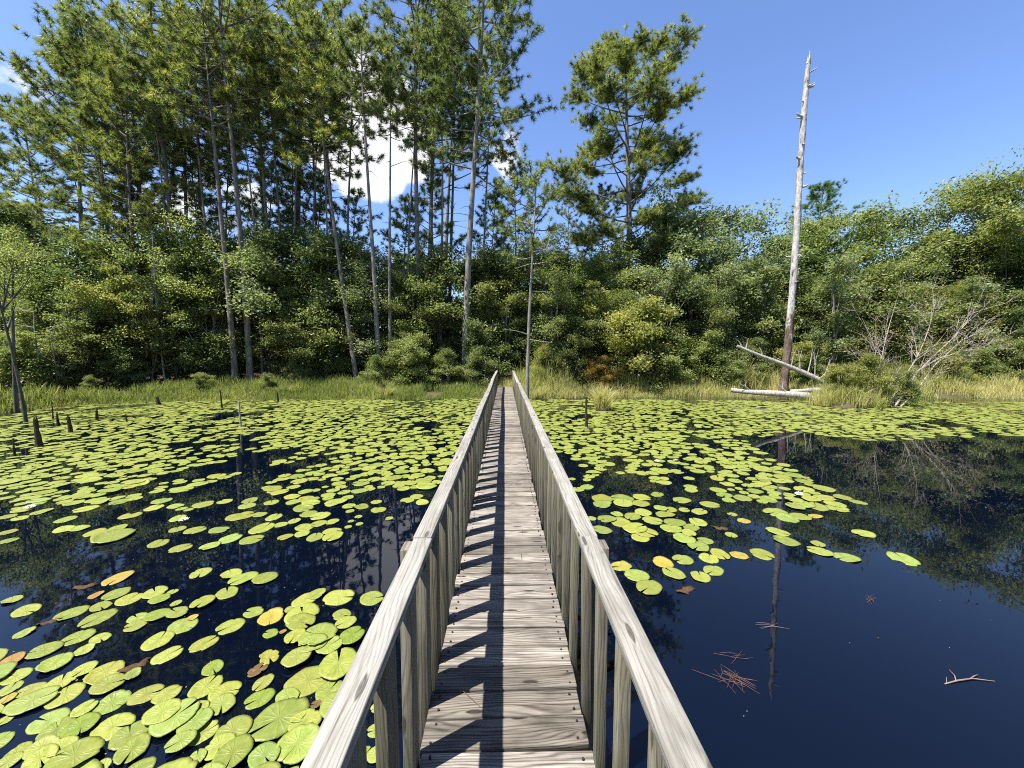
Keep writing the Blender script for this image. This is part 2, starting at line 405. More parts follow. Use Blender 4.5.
for s in (-1, 1):
    for py in POSTS:
        mb = MB(); a, b = rng.normal(size=2)*.004
        top = RAILT-.040
        sweep(mb, [(s*.4535+a, py+.0, -1.0), (s*.4535+a*.5, py+b, .5), (s*.4535, py, top)], (1, 0, 0), (0, 1, 0), .087, .089, rng.uniform(.2, 1))
        bev(bput(mb.obj('post', M_post, bridge)), .005)
    # handrail boards, joined over the posts
    jo = [Y0+.1, -.6, 1.8, 6.6, 11.4, 16.2, Y1]
    for a, b in zip(jo[:-1], jo[1:]):
        nseg = max(3, int((b-a)/.4)); t = np.linspace(0, 1, nseg)
        dx = rng.normal()*.004+rng.normal()*.006*np.sin(t*math.pi); dzz = rng.normal()*.002
        yy = a+.0015+(b-a-.003)*t
        pts = np.stack([s*.400+dx, yy, RAILT-.019+dzz+.003*rng.normal()*np.sin(t*math.pi)], 1)
        mb = MB(); sweep(mb, pts, (1, 0, 0), (0, 0, 1), .090, .038, rng.uniform(.4, 1))
        bev(bput(mb.obj('handrail', M_rail, bridge)), .005)
far = MB(); bal = []
y = Y0+.3
while y < Y1-.05:
    if np.min(np.abs(POSTS-y)) > -1:
        for s in (-1, 1): bal.append((y+rng.normal()*.008, s))
    y += .29
bal.sort(key=lambda q: (q[0] < .5, q[0])); k = 0
for y, s in bal:
    low = DECK-.15-rng.uniform(0, .04); ln = rng.normal()*.004; ly = rng.normal()*.006
    tgt = far
    if k < 100: tgt = MB()
    xx = s*(.3865+.0)
    top = RAILT-.0395
    sweep(tgt, [(xx+ln, y+ly, low), (xx+ln*.5, y+ly*.5, .8), (xx, y, top)], (1, 0, 0), (0, 1, 0), .042, (.100 if s < 0 else .046)*rng.uniform(.85, 1.15), rng.uniform(0, 1))
    if k < 100: bev(bput(tgt.obj('baluster', M_bal, bridge)), .003)
    k += 1
tag(bput(far.obj('baluster_row', M_bal, bridge)), kind='stuff')

# screws in the planks, a little litter on the deck
mb = MB(); y = Y0
while y < 9:
    for sx in (-.325, .325):
        for dy in (.035, .105):
            t6 = np.arange(6)/6*6.283; q = .0055
            cx0, cy0 = sx+rng.normal()*.006, y+dy+rng.normal()*.006
            top = np.stack([cx0+q*np.cos(t6), cy0+q*np.sin(t6), np.full(6, DECK+.0065)], 1); V = np.vstack([top, top-[0, 0, .012]])
            mb.add(V, [[0, 1, 2, 3], [0, 3, 4, 5]]); mb.add(V, [[j, 6+j, 6+(j+1) % 6, (j+1) % 6] for j in range(6)])
    y += .1465
M_screw = plain_mat('rusty_screw', (.035, .025, .02), .6, .3, 30)
tag(bput(mb.obj('deck_screws', M_screw, bridge)), kind='stuff')
mb = MB()
for i in range(70):
    p = np.array([rng.uniform(-.33, .33), rng.uniform(1.4, 12), DECK+.007]); a = rng.uniform(0, math.pi); d = np.array([math.cos(a), math.sin(a), 0])*rng.uniform(.03, .08)
    tube(mb, [p-d, p+[0, 0, .002], p+d], [.0008, .0012, .0008], 4)
tag(mb.obj('needle_litter', M_redneedle), 'few dry pine needles lying on the deck planks', 'litter', kind='stuff')

# ------------------------------------------------------------------ lily pads
def pad_outline(nseg, sd, notch):
    r_ = np.random.default_rng(sd)
    a = np.linspace(notch, 2*math.pi-notch, nseg)
    rr = 1+.035*np.sin(a*2+r_.uniform(0, 6))+.02*np.sin(a*5+r_.uniform(0, 6))+.012*r_.normal(size=nseg)
    e = np.minimum(a-notch, 2*math.pi-notch-a)
    rr *= 1-.10*np.exp(-(e/.13)**1.2)
    return a, rr
def pad_mesh(sd, notch=.1, nseg=40, curl=.0, bites=0):
    r_ = np.random.default_rng(sd+50)
    a, rr = pad_outline(nseg, sd, notch)
    for _ in range(bites):
        c = r_.uniform(.5, 5.8); rr = rr*(1-r_.uniform(.12, .3)*np.exp(-((a-c)/r_.uniform(.06, .15))**2))
    rings = [0.0, .3, .62, .86, 1.0]
    vs = []
    ph = r_.uniform(0, 6, 3)
    for q in rings:
        x = rr*q*np.cos(a)+.10*(1-q); y = rr*q*np.sin(a)
        z = .018*q**3*np.sin(3*a+ph[0])+.014*q**4*np.sin(5*a+ph[1])+curl*q**5*np.maximum(0, np.sin(a*1+ph[2]))**2-.01*(1-q)
        vs.append(np.stack([x, y, z], 1))
    vs.append(vs[-1]*[.985, .985, 1]+[0, 0, -.035])
    V = np.concatenate(vs); f = []
    for i in range(len(vs)-1):
        for j in range(nseg-1):
            f.append([i*nseg+j, (i+1)*nseg+j, (i+1)*nseg+j+1, i*nseg+j+1])
        if i: pass
    f = np.array(f)
    mb = MB(); mb.add(V, f, .3, V[f.ravel()][:, :2]); return mb.mesh('lily_pad', M_pad, True)
PADM = [pad_mesh(i, .025+.035*(i % 4), 40, (.0, .10, .0, .05, .22)[i % 5], (0, 0, 1, 0, 2, 0, 0, 1)[i]) for i in range(8)]
PADX = pad_mesh(91, .2, 44, .15, 4)   # nibbled one

A_ = [(435,68,120,'o'),(45,148,95,0),(97,188,115,0),(90,270,90,0),(355,130,60,'r'),(430,125,115,0),(478,145,110,0),(573,122,105,0),(590,148,80,'d'),(637,118,45,0),(650,160,45,0),(372,172,95,0),(265,197,120,0),(362,215,145,0),(508,215,80,0),(500,245,95,0),(580,207,105,'d'),(655,200,90,0),(675,243,115,0),(583,302,120,0),(618,352,120,0),(290,285,130,0),(370,290,90,0),(312,335,90,0),(165,335,145,0),(205,385,150,0),(45,375,110,'r'),(60,430,125,0),(40,475,100,0),(115,480,120,0),(30,515,70,'y'),(20,592,75,0),(240,500,160,0),(388,420,150,0),(400,465,140,0),(490,430,75,0),(415,530,140,0),(540,497,125,0),(617,500,110,0),(182,595,175,0),(210,630,160,0),(298,620,160,'d'),(417,618,165,0),(480,650,150,0),(490,705,155,0),(65,715,130,0),(155,705,140,0),(228,705,145,0),(150,750,150,0),(30,750,120,0),(375,775,80,0)]
B_ = [(40,48,85,0),(153,53,88,0),(197,70,100,0),(277,70,92,0),(137,122,95,0),(48,162,100,0),(10,215,45,'y'),(235,193,83,0),(150,245,112,0),(298,212,98,'y'),(298,272,58,'d'),(343,265,26,'r'),(52,310,105,0),(293,360,85,'n'),(250,410,75,'b'),(84,400,90,'d'),(372,182,45,0),(425,150,90,0),(468,130,70,0),(415,205,135,0),(410,235,110,0),(388,290,85,0),(550,138,112,0),(672,143,88,0),(560,203,70,0),(575,232,75,0),(475,290,140,0),(455,320,110,0),(515,330,92,0),(598,292,95,'d'),(395,372,108,0),(437,447,165,0),(515,485,100,0),(60,468,120,0),(130,490,115,0),(118,540,120,0),(257,512,105,'d'),(35,555,85,0),(360,508,90,0),(330,590,200,0),(425,605,115,0),(465,540,40,'b'),(45,640,120,0),(160,640,150,0),(110,700,120,0),(400,690,170,0),(160,730,160,0),(275,740,120,0),(30,745,75,0),(685,630,60,0),(645,720,70,0),(690,720,70,0),(690,545,45,0)]
C_ = [(338,305,125,0),(330,357,120,0),(410,352,110,0),(487,372,125,0),(530,380,130,0),(600,355,110,0),(582,395,225,0),(668,285,130,0),(812,428,125,0),(925,452,118,0),(215,265,120,0),(40,290,120,0),(105,298,110,0),(440,250,130,0),(40,370,110,0),(40,415,110,0),(340,187,80,0),(440,153,90,0),(530,157,70,0),(660,140,70,0),(910,355,95,0),(1000,360,120,0),(910,300,90,0),(490,205,120,0),(610,215,110,0),(690,200,90,0),(790,245,110,0),(900,237,100,0),(830,210,110,0),(110,225,80,0),(200,222,80,0),(30,195,110,0)]
D_ = [(85,312,95,0),(135,350,110,0),(232,355,110,0),(45,385,90,0),(380,343,65,0),(275,305,110,0),(360,290,60,0),(180,250,120,0),(330,255,80,0),(460,215,95,0),(485,240,85,0),(465,300,85,0),(455,330,70,0),(512,345,85,0),(590,320,80,0),(592,343,95,0),(535,250,90,0),(530,285,70,0),(590,278,60,0),(663,205,60,0),(720,208,68,0),(785,187,50,0),(795,222,70,0),(668,228,40,0),(705,253,35,0),(672,273,28,0),(660,298,35,0),(710,285,35,0),(842,260,35,0),(922,180,60,0),(965,165,60,0),(990,190,60,0),(905,127,60,0),(318,190,70,0),(265,245,70,0),(420,275,60,0),(210,205,80,0),(110,185,70,0)]
E_ = [(260,455,85,'n'),(328,495,95,0),(380,547,108,0),(440,440,85,'y'),(525,425,95,0),(485,485,95,0),(600,498,95,0),(655,472,95,0),(635,420,90,0),(682,403,90,0),(765,407,80,'y'),(862,402,108,0),(180,298,80,0),(135,250,40,0),(345,330,85,0),(360,308,105,0),(590,372,100,0),(530,340,95,0),(620,345,70,0),(550,318,70,0),(475,293,85,0),(560,288,70,0),(590,268,85,0),(490,268,90,0),(395,258,85,0),(450,237,80,0),(262,270,85,0),(200,253,75,0),(310,240,75,0),(355,225,75,0),(243,233,60,0),(320,293,100,0),(735,232,45,0),(785,260,60,'y'),(730,320,55,0),(965,345,110,0),(930,308,95,0),(970,250,100,0),(470,212,60,0),(595,220,70,0),(530,213,50,0),(180,165,90,0),(180,190,80,0),(265,165,95,0),(270,185,90,0),(350,160,70,0),(345,190,75,0),(415,147,60,'d'),(520,172,75,0),(640,190,80,0),(430,210,60,0),(720,172,60,0)]
F_ = [(402,402,98,'s'),(555,500,130,'t'),(335,495,108,0),(232,472,102,0),(225,445,60,0),(100,345,90,0),(155,337,85,0),(215,335,60,'y'),(380,280,70,0),(320,262,80,0),(300,305,100,0),(290,288,90,0),(250,265,90,0),(225,300,90,0),(170,290,90,0),(60,320,100,0)]
pads = []    # x, y, r, flag
def collect(lst, x0, y0, s):
    for cx, cy, w, fl in lst:
        px, py, w = x0+cx/s, y0+cy/s, w/s
        p = on_z(px, py); d = (p-CAM)@fw; q = (p-CAM)@rt
        r = 1.02*w/2*d/F/math.sqrt(1+(q/d)**2)
        pads.append([p[0], p[1], min(r, .2), fl])
collect(A_, 0, 560, 3.69); collect(B_, 190, 560, 3.69); collect(C_, 0, 460, 5.12)
collect(D_, 200, 460, 4.45); collect(E_, 560, 460, 4.267); collect(F_, 760, 430, 3.88)
# drop near duplicates that two lists both hold
kept = []
for p in pads:
    if all((p[0]-q[0])**2+(p[1]-q[1])**2 > (.45*min(p[2], q[2]))**2 for q in kept): kept.append(p)
pads = kept
def inside(px, py, poly):
    c = np.zeros(len(px), bool); n = len(poly)
    for i in range(n):
        (x1, y1), (x2, y2) = poly[i], poly[(i+1) % n]
        k = ((y1 > py) != (y2 > py)) & (px < (x2-x1)*(py-y1)/(y2-y1+1e-9)+x1)
        c ^= k
    return c
LPOLY = [(-60, 424), (0, 418), (40, 409), (120, 402), (300, 398), (492, 396), (470, 440), (440, 478), (432, 490), (385, 486), (330, 505), (250, 502), (190, 512), (100, 506), (0, 512), (-60, 520)]
RPOLY = [(522, 399), (700, 400), (900, 402), (1090, 402), (1090, 437), (950, 437), (870, 441), (790, 431), (745, 440), (765, 455), (800, 472), (825, 488), (850, 503), (800, 508), (760, 502), (700, 492), (640, 492), (580, 494), (560, 480), (540, 440)]
def vnoise(x, y, s, sd):
    r_ = np.random.default_rng(sd); o = 0
    for k in range(5):
        a = r_.uniform(0, 6.28); f = s*r_.uniform(.6, 1.7); o = o+np.sin((x*math.cos(a)+y*math.sin(a))*f+r_.uniform(0, 6.28))
    return o/5
field = []
cell = {}
def near(x, y, k):
    cx, cy = int(x//.5), int(y//.5)
    for i in (-1, 0, 1):
        for j in (-1, 0, 1): yield from cell.get((cx+i, cy+j), ())
for p in pads: cell.setdefault((int(p[0]//.5), int(p[1]//.5)), []).append(p)
NC = 60000
cx = rng.uniform(-24, 32, NC); cy = rng.uniform(3.5, 19.2, NC); cx[:1500] = rng.uniform(-4.5, -.5, 1500); cy[:1500] = rng.uniform(1.5, 3.5, 1500)
qx, qy, _ = proj(np.stack([cx, cy, cx*0], 1))
NPOLY = [(0, 655), (60, 640), (120, 690), (190, 700), (250, 660), (330, 640), (372, 640), (300, 800), (-80, 800), (-60, 660)]
ok = (inside(qx, qy, NPOLY) | inside(qx, qy, LPOLY) | inside(qx, qy, RPOLY)) & (cy < shore(cx)-.1) & (np.abs(cx) > .5)
nz = .8*vnoise(cx, cy, 1.4, 3)+.55*vnoise(cx, cy, 3.6, 4)+.6*vnoise(cx, cy, 7.5, 5)+.45*(cy < 3.5)
cr = np.clip(rng.normal(.108, .026, NC), .045, .16)
thr = -.22-.16*np.clip((cy-7)/6, 0, 1)
for i in np.nonzero(ok & (nz > thr))[0]:
    x, y, r = cx[i], cy[i], cr[i]
    if all((x-q[0])**2+(y-q[1])**2 > (.74*(r+q[2]))**2 for q in near(x, y, 0)) or (rng.random() < .10 and all((x-q[0])**2+(y-q[1])**2 > (.5*(r+q[2]))**2 for q in near(x, y, 0))):
        p = [x, y, r, 0]; field.append(p); cell.setdefault((int(x//.5), int(y//.5)), []).append(p)
# stack heights where pads overlap
allp = pads+field
for p in allp: p.append(None)
for p in allp:
    h = .004
    for q in near(p[0], p[1], 0):
        if q is not p and q[4] is not None and (p[0]-q[0])**2+(p[1]-q[1])**2 < (p[2]+q[2])**2: h = max(h, q[4]+.0055)
    p[4] = min(h, .035)
def appsize(p):
    d = p[1]*math.cos(PITCH)+2.2*math.sin(PITCH); X = p[0]
    return p[2]**2/d**3
PADCOL = {'o': (1.25, .85, .9), 'r': (1.15, .6, .7), 'y': (1.35, .95, .8), 'd': (.72, .82, .6), 'b': (.55, .30, .5), 'n': (1.15, .95, .9)}
special = {'o': 'yellow lily pad with an orange curled edge at the back of the near cluster',
           's': 'lone lily pad on open blue water, farther and smaller of two lone pads',
           't': 'long solitary lily pad farthest out on the open blue water'}
G1 = 'lily pads in the near patch beside the handrail'
G2 = 'lily pads at the edge of the open blue water'
G3 = 'lily pads in the middle of the left field'
lab = {1: 'bright green lily pad with a slit in the crowded near patch beside the bridge handrail',
       2: 'bright green lily pad along the edge of the open deep blue water',
       3: 'yellow-green lily pad on black tree reflections beyond the near patch'}
flag_lab = {'r': 'withering orange-brown lily pad among green ones', 'y': 'yellowing lily pad with a browned rim among greener ones',
            'd': 'darker smooth green lily pad among paler yellow-green ones', 'b': 'dead brown lily pad sinking between green ones', 'n': 'ragged nibbled lily pad with bitten edges'}
flag_grp = {'r': 'withering lily pads', 'y': 'yellowing lily pads', 'd': 'darker green lily pads', 'b': 'dead brown lily pads', 'n': 'nibbled lily pads'}
inview = [p for p in allp if -30 < proj((p[0], p[1], 0))[0] < W+30]
inview.sort(key=lambda p: (p[3] == 0, -appsize(p)))
indiv = inview[:300]; iset = set(id(p) for p in indiv)
for i, p in enumerate(indiv):
    fl = p[3]
    me = PADX if fl in ('n', 'b') else PADM[int(rng.integers(0, 8))]
    o = link(bpy.data.objects.new('lily_pad', me)); r = p[2]
    o.location = (p[0], p[1], p[4]); o.scale = (r*rng.uniform(1.0, 1.16), r*rng.uniform(.88, 1.0), r)
    o.rotation_euler = (rng.normal()*.012, rng.normal()*.012, rng.uniform(0, 6.28))
    v = rng.uniform(.78, 1.12); hue = rng.normal()*.05
    c = PADCOL.get(fl, (v*(1+hue), v, v*(1-hue)))
    o.color = (*c, 1)
    if fl in special: tag(o, special[fl], 'lily pad', 'lily pads')
    elif fl in flag_lab: tag(o, flag_lab[fl], 'lily pad', flag_grp[fl])
    else:
        k = 2 if p[0] > 0 else (1 if p[1] < 4.6 else 3)
        tag(o, lab[k], 'lily pad', {1: G1, 2: G2, 3: G3}[k])
mb = MB()
for p in allp:
    if id(p) in iset: continue
    ns = 15 if p[1] < 9 else 11
    a, rr = pad_outline(ns, int(rng.integers(0, 1e6)), rng.uniform(.03, .14))
    th = rng.uniform(0, 6.28); r = p[2]
    ux, uy = rr*np.cos(a), rr*np.sin(a)
    tilt = rng.normal(size=2)*.02
    px_ = p[0]+r*(ux*math.cos(th)-uy*math.sin(th)); py_ = p[1]+r*(ux*math.sin(th)+uy*math.cos(th))
    z = p[4]+r*(ux*tilt[0]+uy*tilt[1])+r*.02*np.sin(3*a+th)
    top = np.stack([px_, py_, z], 1); bot = np.stack([px_, py_, z-.008], 1)
    V = np.vstack([top, bot, [[p[0], p[1], p[4]-.001]]])
    UV = np.vstack([np.stack([ux, uy], 1)]*2+[[[.0, 0]]])
    f = np.array([[2*ns, j, j+1] for j in range(ns-1)]); t = rng.uniform(0, 1)
    q = np.array([[j, ns+j, ns+j+1, j+1] for j in range(ns-1)])
    mb.add(V, f, t, UV[f.ravel()])
    mb.add(V, q, t, UV[q.ravel()])
tag(mb.obj('lily_pads', M_pad), 'dense far field of small yellow-green lily pads reaching to the shore', 'lily pads', kind='stuff')

# white lily flowers
def flower_meshes():
    pt = MB()
    for ring, (n, tilt, ln) in enumerate(((9, .35, .075), (8, .75, .065), (6, 1.1, .05))):
        for i in range(n):
            a = 2*math.pi*(i+.5*ring)/n
            d = np.array([math.cos(a)*math.cos(tilt), math.sin(a)*math.cos(tilt), math.sin(tilt)]); s = np.array([-math.sin(a), math.cos(a), 0]); up_ = np.cross(d, s)*-1
            c = np.array([0, 0, .012])
            V = [c, c+d*ln*.5+s*.014, c+d*ln+up_*.012, c+d*ln*.5-s*.014, c+d*ln*.5-up_*.006]
            pt.add(V, [[0, 1, 4], [1, 2, 4], [2, 3, 4], [3, 0, 4]])
    ym = MB(); tube(ym, [(0, 0, .01), (0, 0, .03), (0, 0, .04)], [.016, .018, .008], 8)
    return pt.mesh('petals', M_petal), ym.mesh('stamens', M_yolk)
PM, YM = flower_meshes()
for px, py, lb in [(30, 508, 'open white water lily flower between pads in the left field nearest the picture edge'),
                   (184, 521, 'white water lily flower resting on pads beside black reflections left of the bridge'),
                   (799, 495, 'white water lily flower on the pads at the edge of blue water'),
                   (657, 462, 'small white water lily flower in the far field right of the bridge'),
                   (676, 461, 'tiny white lily bloom just right of another in the far right field'),
                   (727, 425, 'tiny white lily bloom near the far shore in front of the log')]:
    p = on_z(px, py, .02); f = empty('water_lily_flower', p); f.scale = (.85, .85, .85); f.rotation_euler = (rng.normal()*.1, rng.normal()*.1, rng.uniform(0, 6))
    tag(f, lb, 'flower', 'white water lily flowers')
    link(bpy.data.objects.new('petals', PM), f); link(bpy.data.objects.new('stamens', YM), f)

# floating pine needles, twigs and dead leaves
def needle_clump(px, py, n, spread, ln, label, mat, ang=None, asp=.9):
    p = on_z(px, py, .003); mb = MB()
    for _ in range(n):
        a = rng.normal(ang, .35) if ang is not None else rng.uniform(0, math.pi)
        c = np.array([rng.normal()*spread, rng.normal()*spread*.5, rng.uniform(0, .006)]); d = np.array([math.cos(a), math.sin(a), rng.normal()*.015]); l = ln*rng.uniform(.6, 1.1)
        mid = c+np.array([rng.normal()*.008, rng.normal()*.008, .003])
        tube(mb, [c-d*l/2, mid, c+d*l/2], [.0007, .0012, .0006], 4)
    o = mb.obj('pine_needle_clump', mat); o.location = p
    tag(o, label, 'pine needles', 'dead needles and twigs floating on the open water')
needle_clump(735, 679, 18, .055, .20, 'largest tangle of reddish dead pine needles floating on the open water', M_redneedle)
needle_clump(733, 657, 5, .03, .18, 'short wisp of red pine needles just beyond the largest floating tangle', M_redneedle, -.25)
needle_clump(769, 626, 5, .03, .2, 'few brown needles floating across the reflection of the dead trunk', M_twig, -.05)
needle_clump(872, 600, 8, .035, .16, 'small reddish needle tuft floating on blue water, farthest from the bridge rail', M_redneedle, .8)
def twig(px, py, label):
    p = on_z(px, py, .003); mb = MB()
    tube(mb, [(-.17, -.02, 0), (-.06, .0, .004), (.06, .015, .004), (.19, -.005, 0)], [.004, .005, .004, .002], 5)
    tube(mb, [(-.07, .0, .004), (-.03, .04, .004), (-.01, .09, .002)], [.004, .003, .001], 5)
    tube(mb, [(.04, .012, .004), (.10, .035, .004), (.14, .045, .004)], [.003, .003, .001], 5)
    tube(mb, [(-.15, -.015, .002), (-.10, .03, .004)], [.003, .001], 5)
    o = mb.obj('floating_twig', M_twig); o.location = p; tag(o, label, 'twig')
twig(966, 681, 'pale forked twig floating alone on dark blue water')
def dead_leaf(px, py, s, label, a=0):
    p = on_z(px, py, .004); mb = MB(); n = 18
    t = np.linspace(0, 2*math.pi, n, endpoint=False); rr = 1+.18*rng.normal(size=n)
    ring = np.stack([rr*np.cos(t), .55*rr*np.sin(t), .10*np.sin(2*t+1)+.06*rng.normal(size=n)], 1)
    V = np.vstack([ring, ring*[.5, .5, .6]+[0, 0, .05], [[0, 0, .03]], ring-[0, 0, .04]])
    f4 = [[j, (j+1) % n, n+(j+1) % n, n+j] for j in range(n)]+[[2*n+1+j, 2*n+1+(j+1) % n, (j+1) % n, j] for j in range(n)]
    mb.add(V, f4); mb.add(V, [[n+j, n+(j+1) % n, 2*n] for j in range(n)])
    o = mb.obj('dead_leaf', M_brown, smooth=True); o.location = p; o.scale = (s, s, s); o.rotation_euler = (0, 0, a)
    tag(o, label, 'dead leaf', 'dead brown leaves floating between the lily pads')
dead_leaf(86, 586, .09, 'curled brown dead leaf floating behind the near lily pads', .2)
dead_leaf(137, 665, .08, 'dark brown sunken leaf against the largest overlapping pads of the near patch', .7)
dead_leaf(685, 590, .09, 'brown dead lily leaf between pads at the blue water edge', .3)
dead_leaf(720, 528, .09, 'tan rotting leaf at the pad edge under the tall dead trunk reflection', -.4)
dead_leaf(48, 622, .06, 'small tan dead leaf between lily pads nearest the left picture edge', .5)

mb = MB()
for i in range(200):
    px, py = rng.uniform(0, 1024), rng.uniform(480, 767)
    if px > 560 and rng.random() < .80: continue
    p = on_z(px, py, .0025)
    if abs(p[0]) < .6 or p[1] > 15: continue
    q = rng.uniform(.0012, .0040)*(1 if px > 560 else 1.5); a = rng.uniform(0, 6.28); e = rng.uniform(.25, 1)
    t4 = np.arange(6)/6*6.283; xx, yy = q*np.cos(t4), q*e*np.sin(t4)
    top = np.stack([p[0]+xx*math.cos(a)-yy*math.sin(a), p[1]+xx*math.sin(a)+yy*math.cos(a), np.full(6, .004)], 1)
    V = np.vstack([top, top-[0, 0, .004]])
    mb.add(V, [[0, 1, 2, 3], [0, 3, 4, 5]]); mb.add(V, [[j, 6+j, 6+(j+1) % 6, (j+1) % 6] for j in range(6)])
tag(mb.obj('floating_specks', M_twig), 'tiny pale specks of pollen and seed husks floating on the pond', 'debris', kind='stuff')

# ------------------------------------------------------------------ trees
def pine_meshes(sd, HH=18., start=.5, wid=2.6, nbr=46, r0=.15, bark=None, needles=46, nlen=.27, wob=.25, twigs=6, droop=0., dens=1.0, keep=1.0, rise=.72, qmin=.35):
    r_ = np.random.default_rng(sd); tk = MB(); cr = MB()
    hz = np.linspace(0, HH, 16)
    ph = r_.uniform(0, 6, 4)
    cx_ = wob*(np.sin(hz/HH*3.2+ph[0])-math.sin(ph[0]))*hz/HH; cy_ = wob*(np.sin(hz/HH*2.7+ph[1])-math.sin(ph[1]))*hz/HH
    tr = np.stack([cx_, cy_, hz], 1); tr[0, 2] = -.5
    rad = r0*(1-.82*(hz/HH)**1.1); rad[0] *= 1.3
    tube(tk, tr, rad, 9, .5, True, .05)
    at = lambda h: np.array([np.interp(h, hz, cx_), np.interp(h, hz, cy_), h])
    # dead stubs below the crown
    for _ in range(10):
        h = r_.uniform(.25, start+.1)*HH; a = r_.uniform(0, 6.28); l = r_.uniform(.3, 1.5)
        p = at(h); d = np.array([math.cos(a), math.sin(a), r_.uniform(-.2, .3)])
        tube(tk, [p, p+d*l*.5+[0, 0, .03], p+d*l+[0, 0, r_.uniform(-.2, .1)]], [.022, .014, .005], 4, .5, False)
    tc_, ta_ = [], []
    for i in range(nbr):
        t = (i+r_.uniform(0, 1))/nbr; h = (start+(1-start)*t**.9)*HH
        prof = (.62+.5*t)*(1-t**1.9)**.75
        l = max(.35, wid*(prof*1.15+.10)*r_.uniform(.65, 1.2)); a = i*2.4+r_.uniform(-.4, .4)
        el = -.12-droop+rise*t**1.3+r_.normal()*.15
        p = at(h); d = np.array([math.cos(a)*math.cos(el), math.sin(a)*math.cos(el), math.sin(el)])
        s = np.linspace(0, 1, 5)[:, None]
        side = np.array([-math.sin(a), math.cos(a), 0])
        pts = p+d*l*s+np.array([0, 0, 1])*l*(.28*s**2.2)+side*l*.12*r_.normal()*s**2
        br = .018+.010*l
        tube(tk, pts, np.linspace(br, .008, 5), 5, .5, False)
        nt_ = int((twigs+l*4.2)*dens*(.55+.45*min(1, t/.35)))
        for k in range(nt_):
            if r_.random() > keep: continue
            q = r_.uniform(qmin, 1.0)**.8; f = q*4; i0 = min(3, int(f)); base = pts[i0]+(pts[i0+1]-pts[i0])*(f-i0)
            dd = unit(d*.6+r_.normal(size=3)*[.75, .75, .30]+[0, 0, .35])
            tl = r_.uniform(.25, .9)*(.5+.2*l)
            tip = base+dd*tl
            if r_.random() < .6: tube(tk, [base, base+dd*tl*.55, tip], [.009, .007, .004], 3, .5, False)
            tc_.append(tip); ta_.append(unit(dd+[0, 0, .5]))
            if r_.random() < .55: tc_.append(base+dd*tl*.5); ta_.append(dd)
        tc_.append(pts[-1]); ta_.append(unit(pts[-1]-pts[-2]))
    tc_.append(at(HH)); ta_.append(np.array([0, 0, 1.]))
    C = np.array(tc_); A = np.array(ta_); nT = len(C)
    n = needles
    u = r_.normal(size=(nT, n, 3)); u = unit(u); d = unit(u*.95+A[:, None]*.75)
    ln = nlen*r_.uniform(.7, 1.12, (nT, n, 1))
    base = C[:, None]-A[:, None]*r_.uniform(0, .16, (nT, n, 1))
    per = unit(np.cross(d, r_.normal(size=(nT, n, 3))))
    w = .0115
    tip = base+d*ln+np.array([0, 0, -1])*ln*.12
    V = np.stack([base-per*w, base+per*w, tip], 2).reshape(-1, 3)
    tint = np.clip(r_.normal(.5, .2, (nT, 1, 1))+r_.normal(0, .12, (nT, n, 1)), 0, 1)
    cr.add(V, np.arange(len(V)).reshape(-1, 3), np.repeat(tint, 3, 2).reshape(-1))
    return tk.mesh('trunk', bark or M_pine_bark, True), cr.mesh('crown', M_needle), max(HH, float(np.percentile(V[:, 2], 99.8)))

def leaves(mb, C, nl, sp, size, r_, tint, flat=.55, upb=.9):
    """leaf blades: two triangles folded along the midrib, nl around each centre"""
    k = len(C)
    p = C[:, None]+r_.normal(size=(k, nl, 3))*np.array([sp, sp, sp*flat])
    p = p.reshape(-1, 3); n = len(p)
    nrm = unit(r_.normal(size=(n, 3))*.75+[0, 0, upb]); a = unit(np.cross(nrm, r_.normal(size=(n, 3)))); b = np.cross(nrm, a)
    s = size*r_.uniform(.65, 1.25, (n, 1))
    V = np.stack([p-a*s*.5, p+b*s*.27+nrm*s*.08, p+a*s*.5-nrm*s*.06, p-b*s*.27+nrm*s*.08], 1).reshape(-1, 3)
    i = np.arange(n)[:, None]*4
    f = np.concatenate([i+[0, 1, 2], i+[0, 2, 3]])
    t = np.clip(np.repeat(tint, nl)+r_.normal(0, .13, n), 0, 1)
    mb.add(V, f, np.repeat(t, 4))

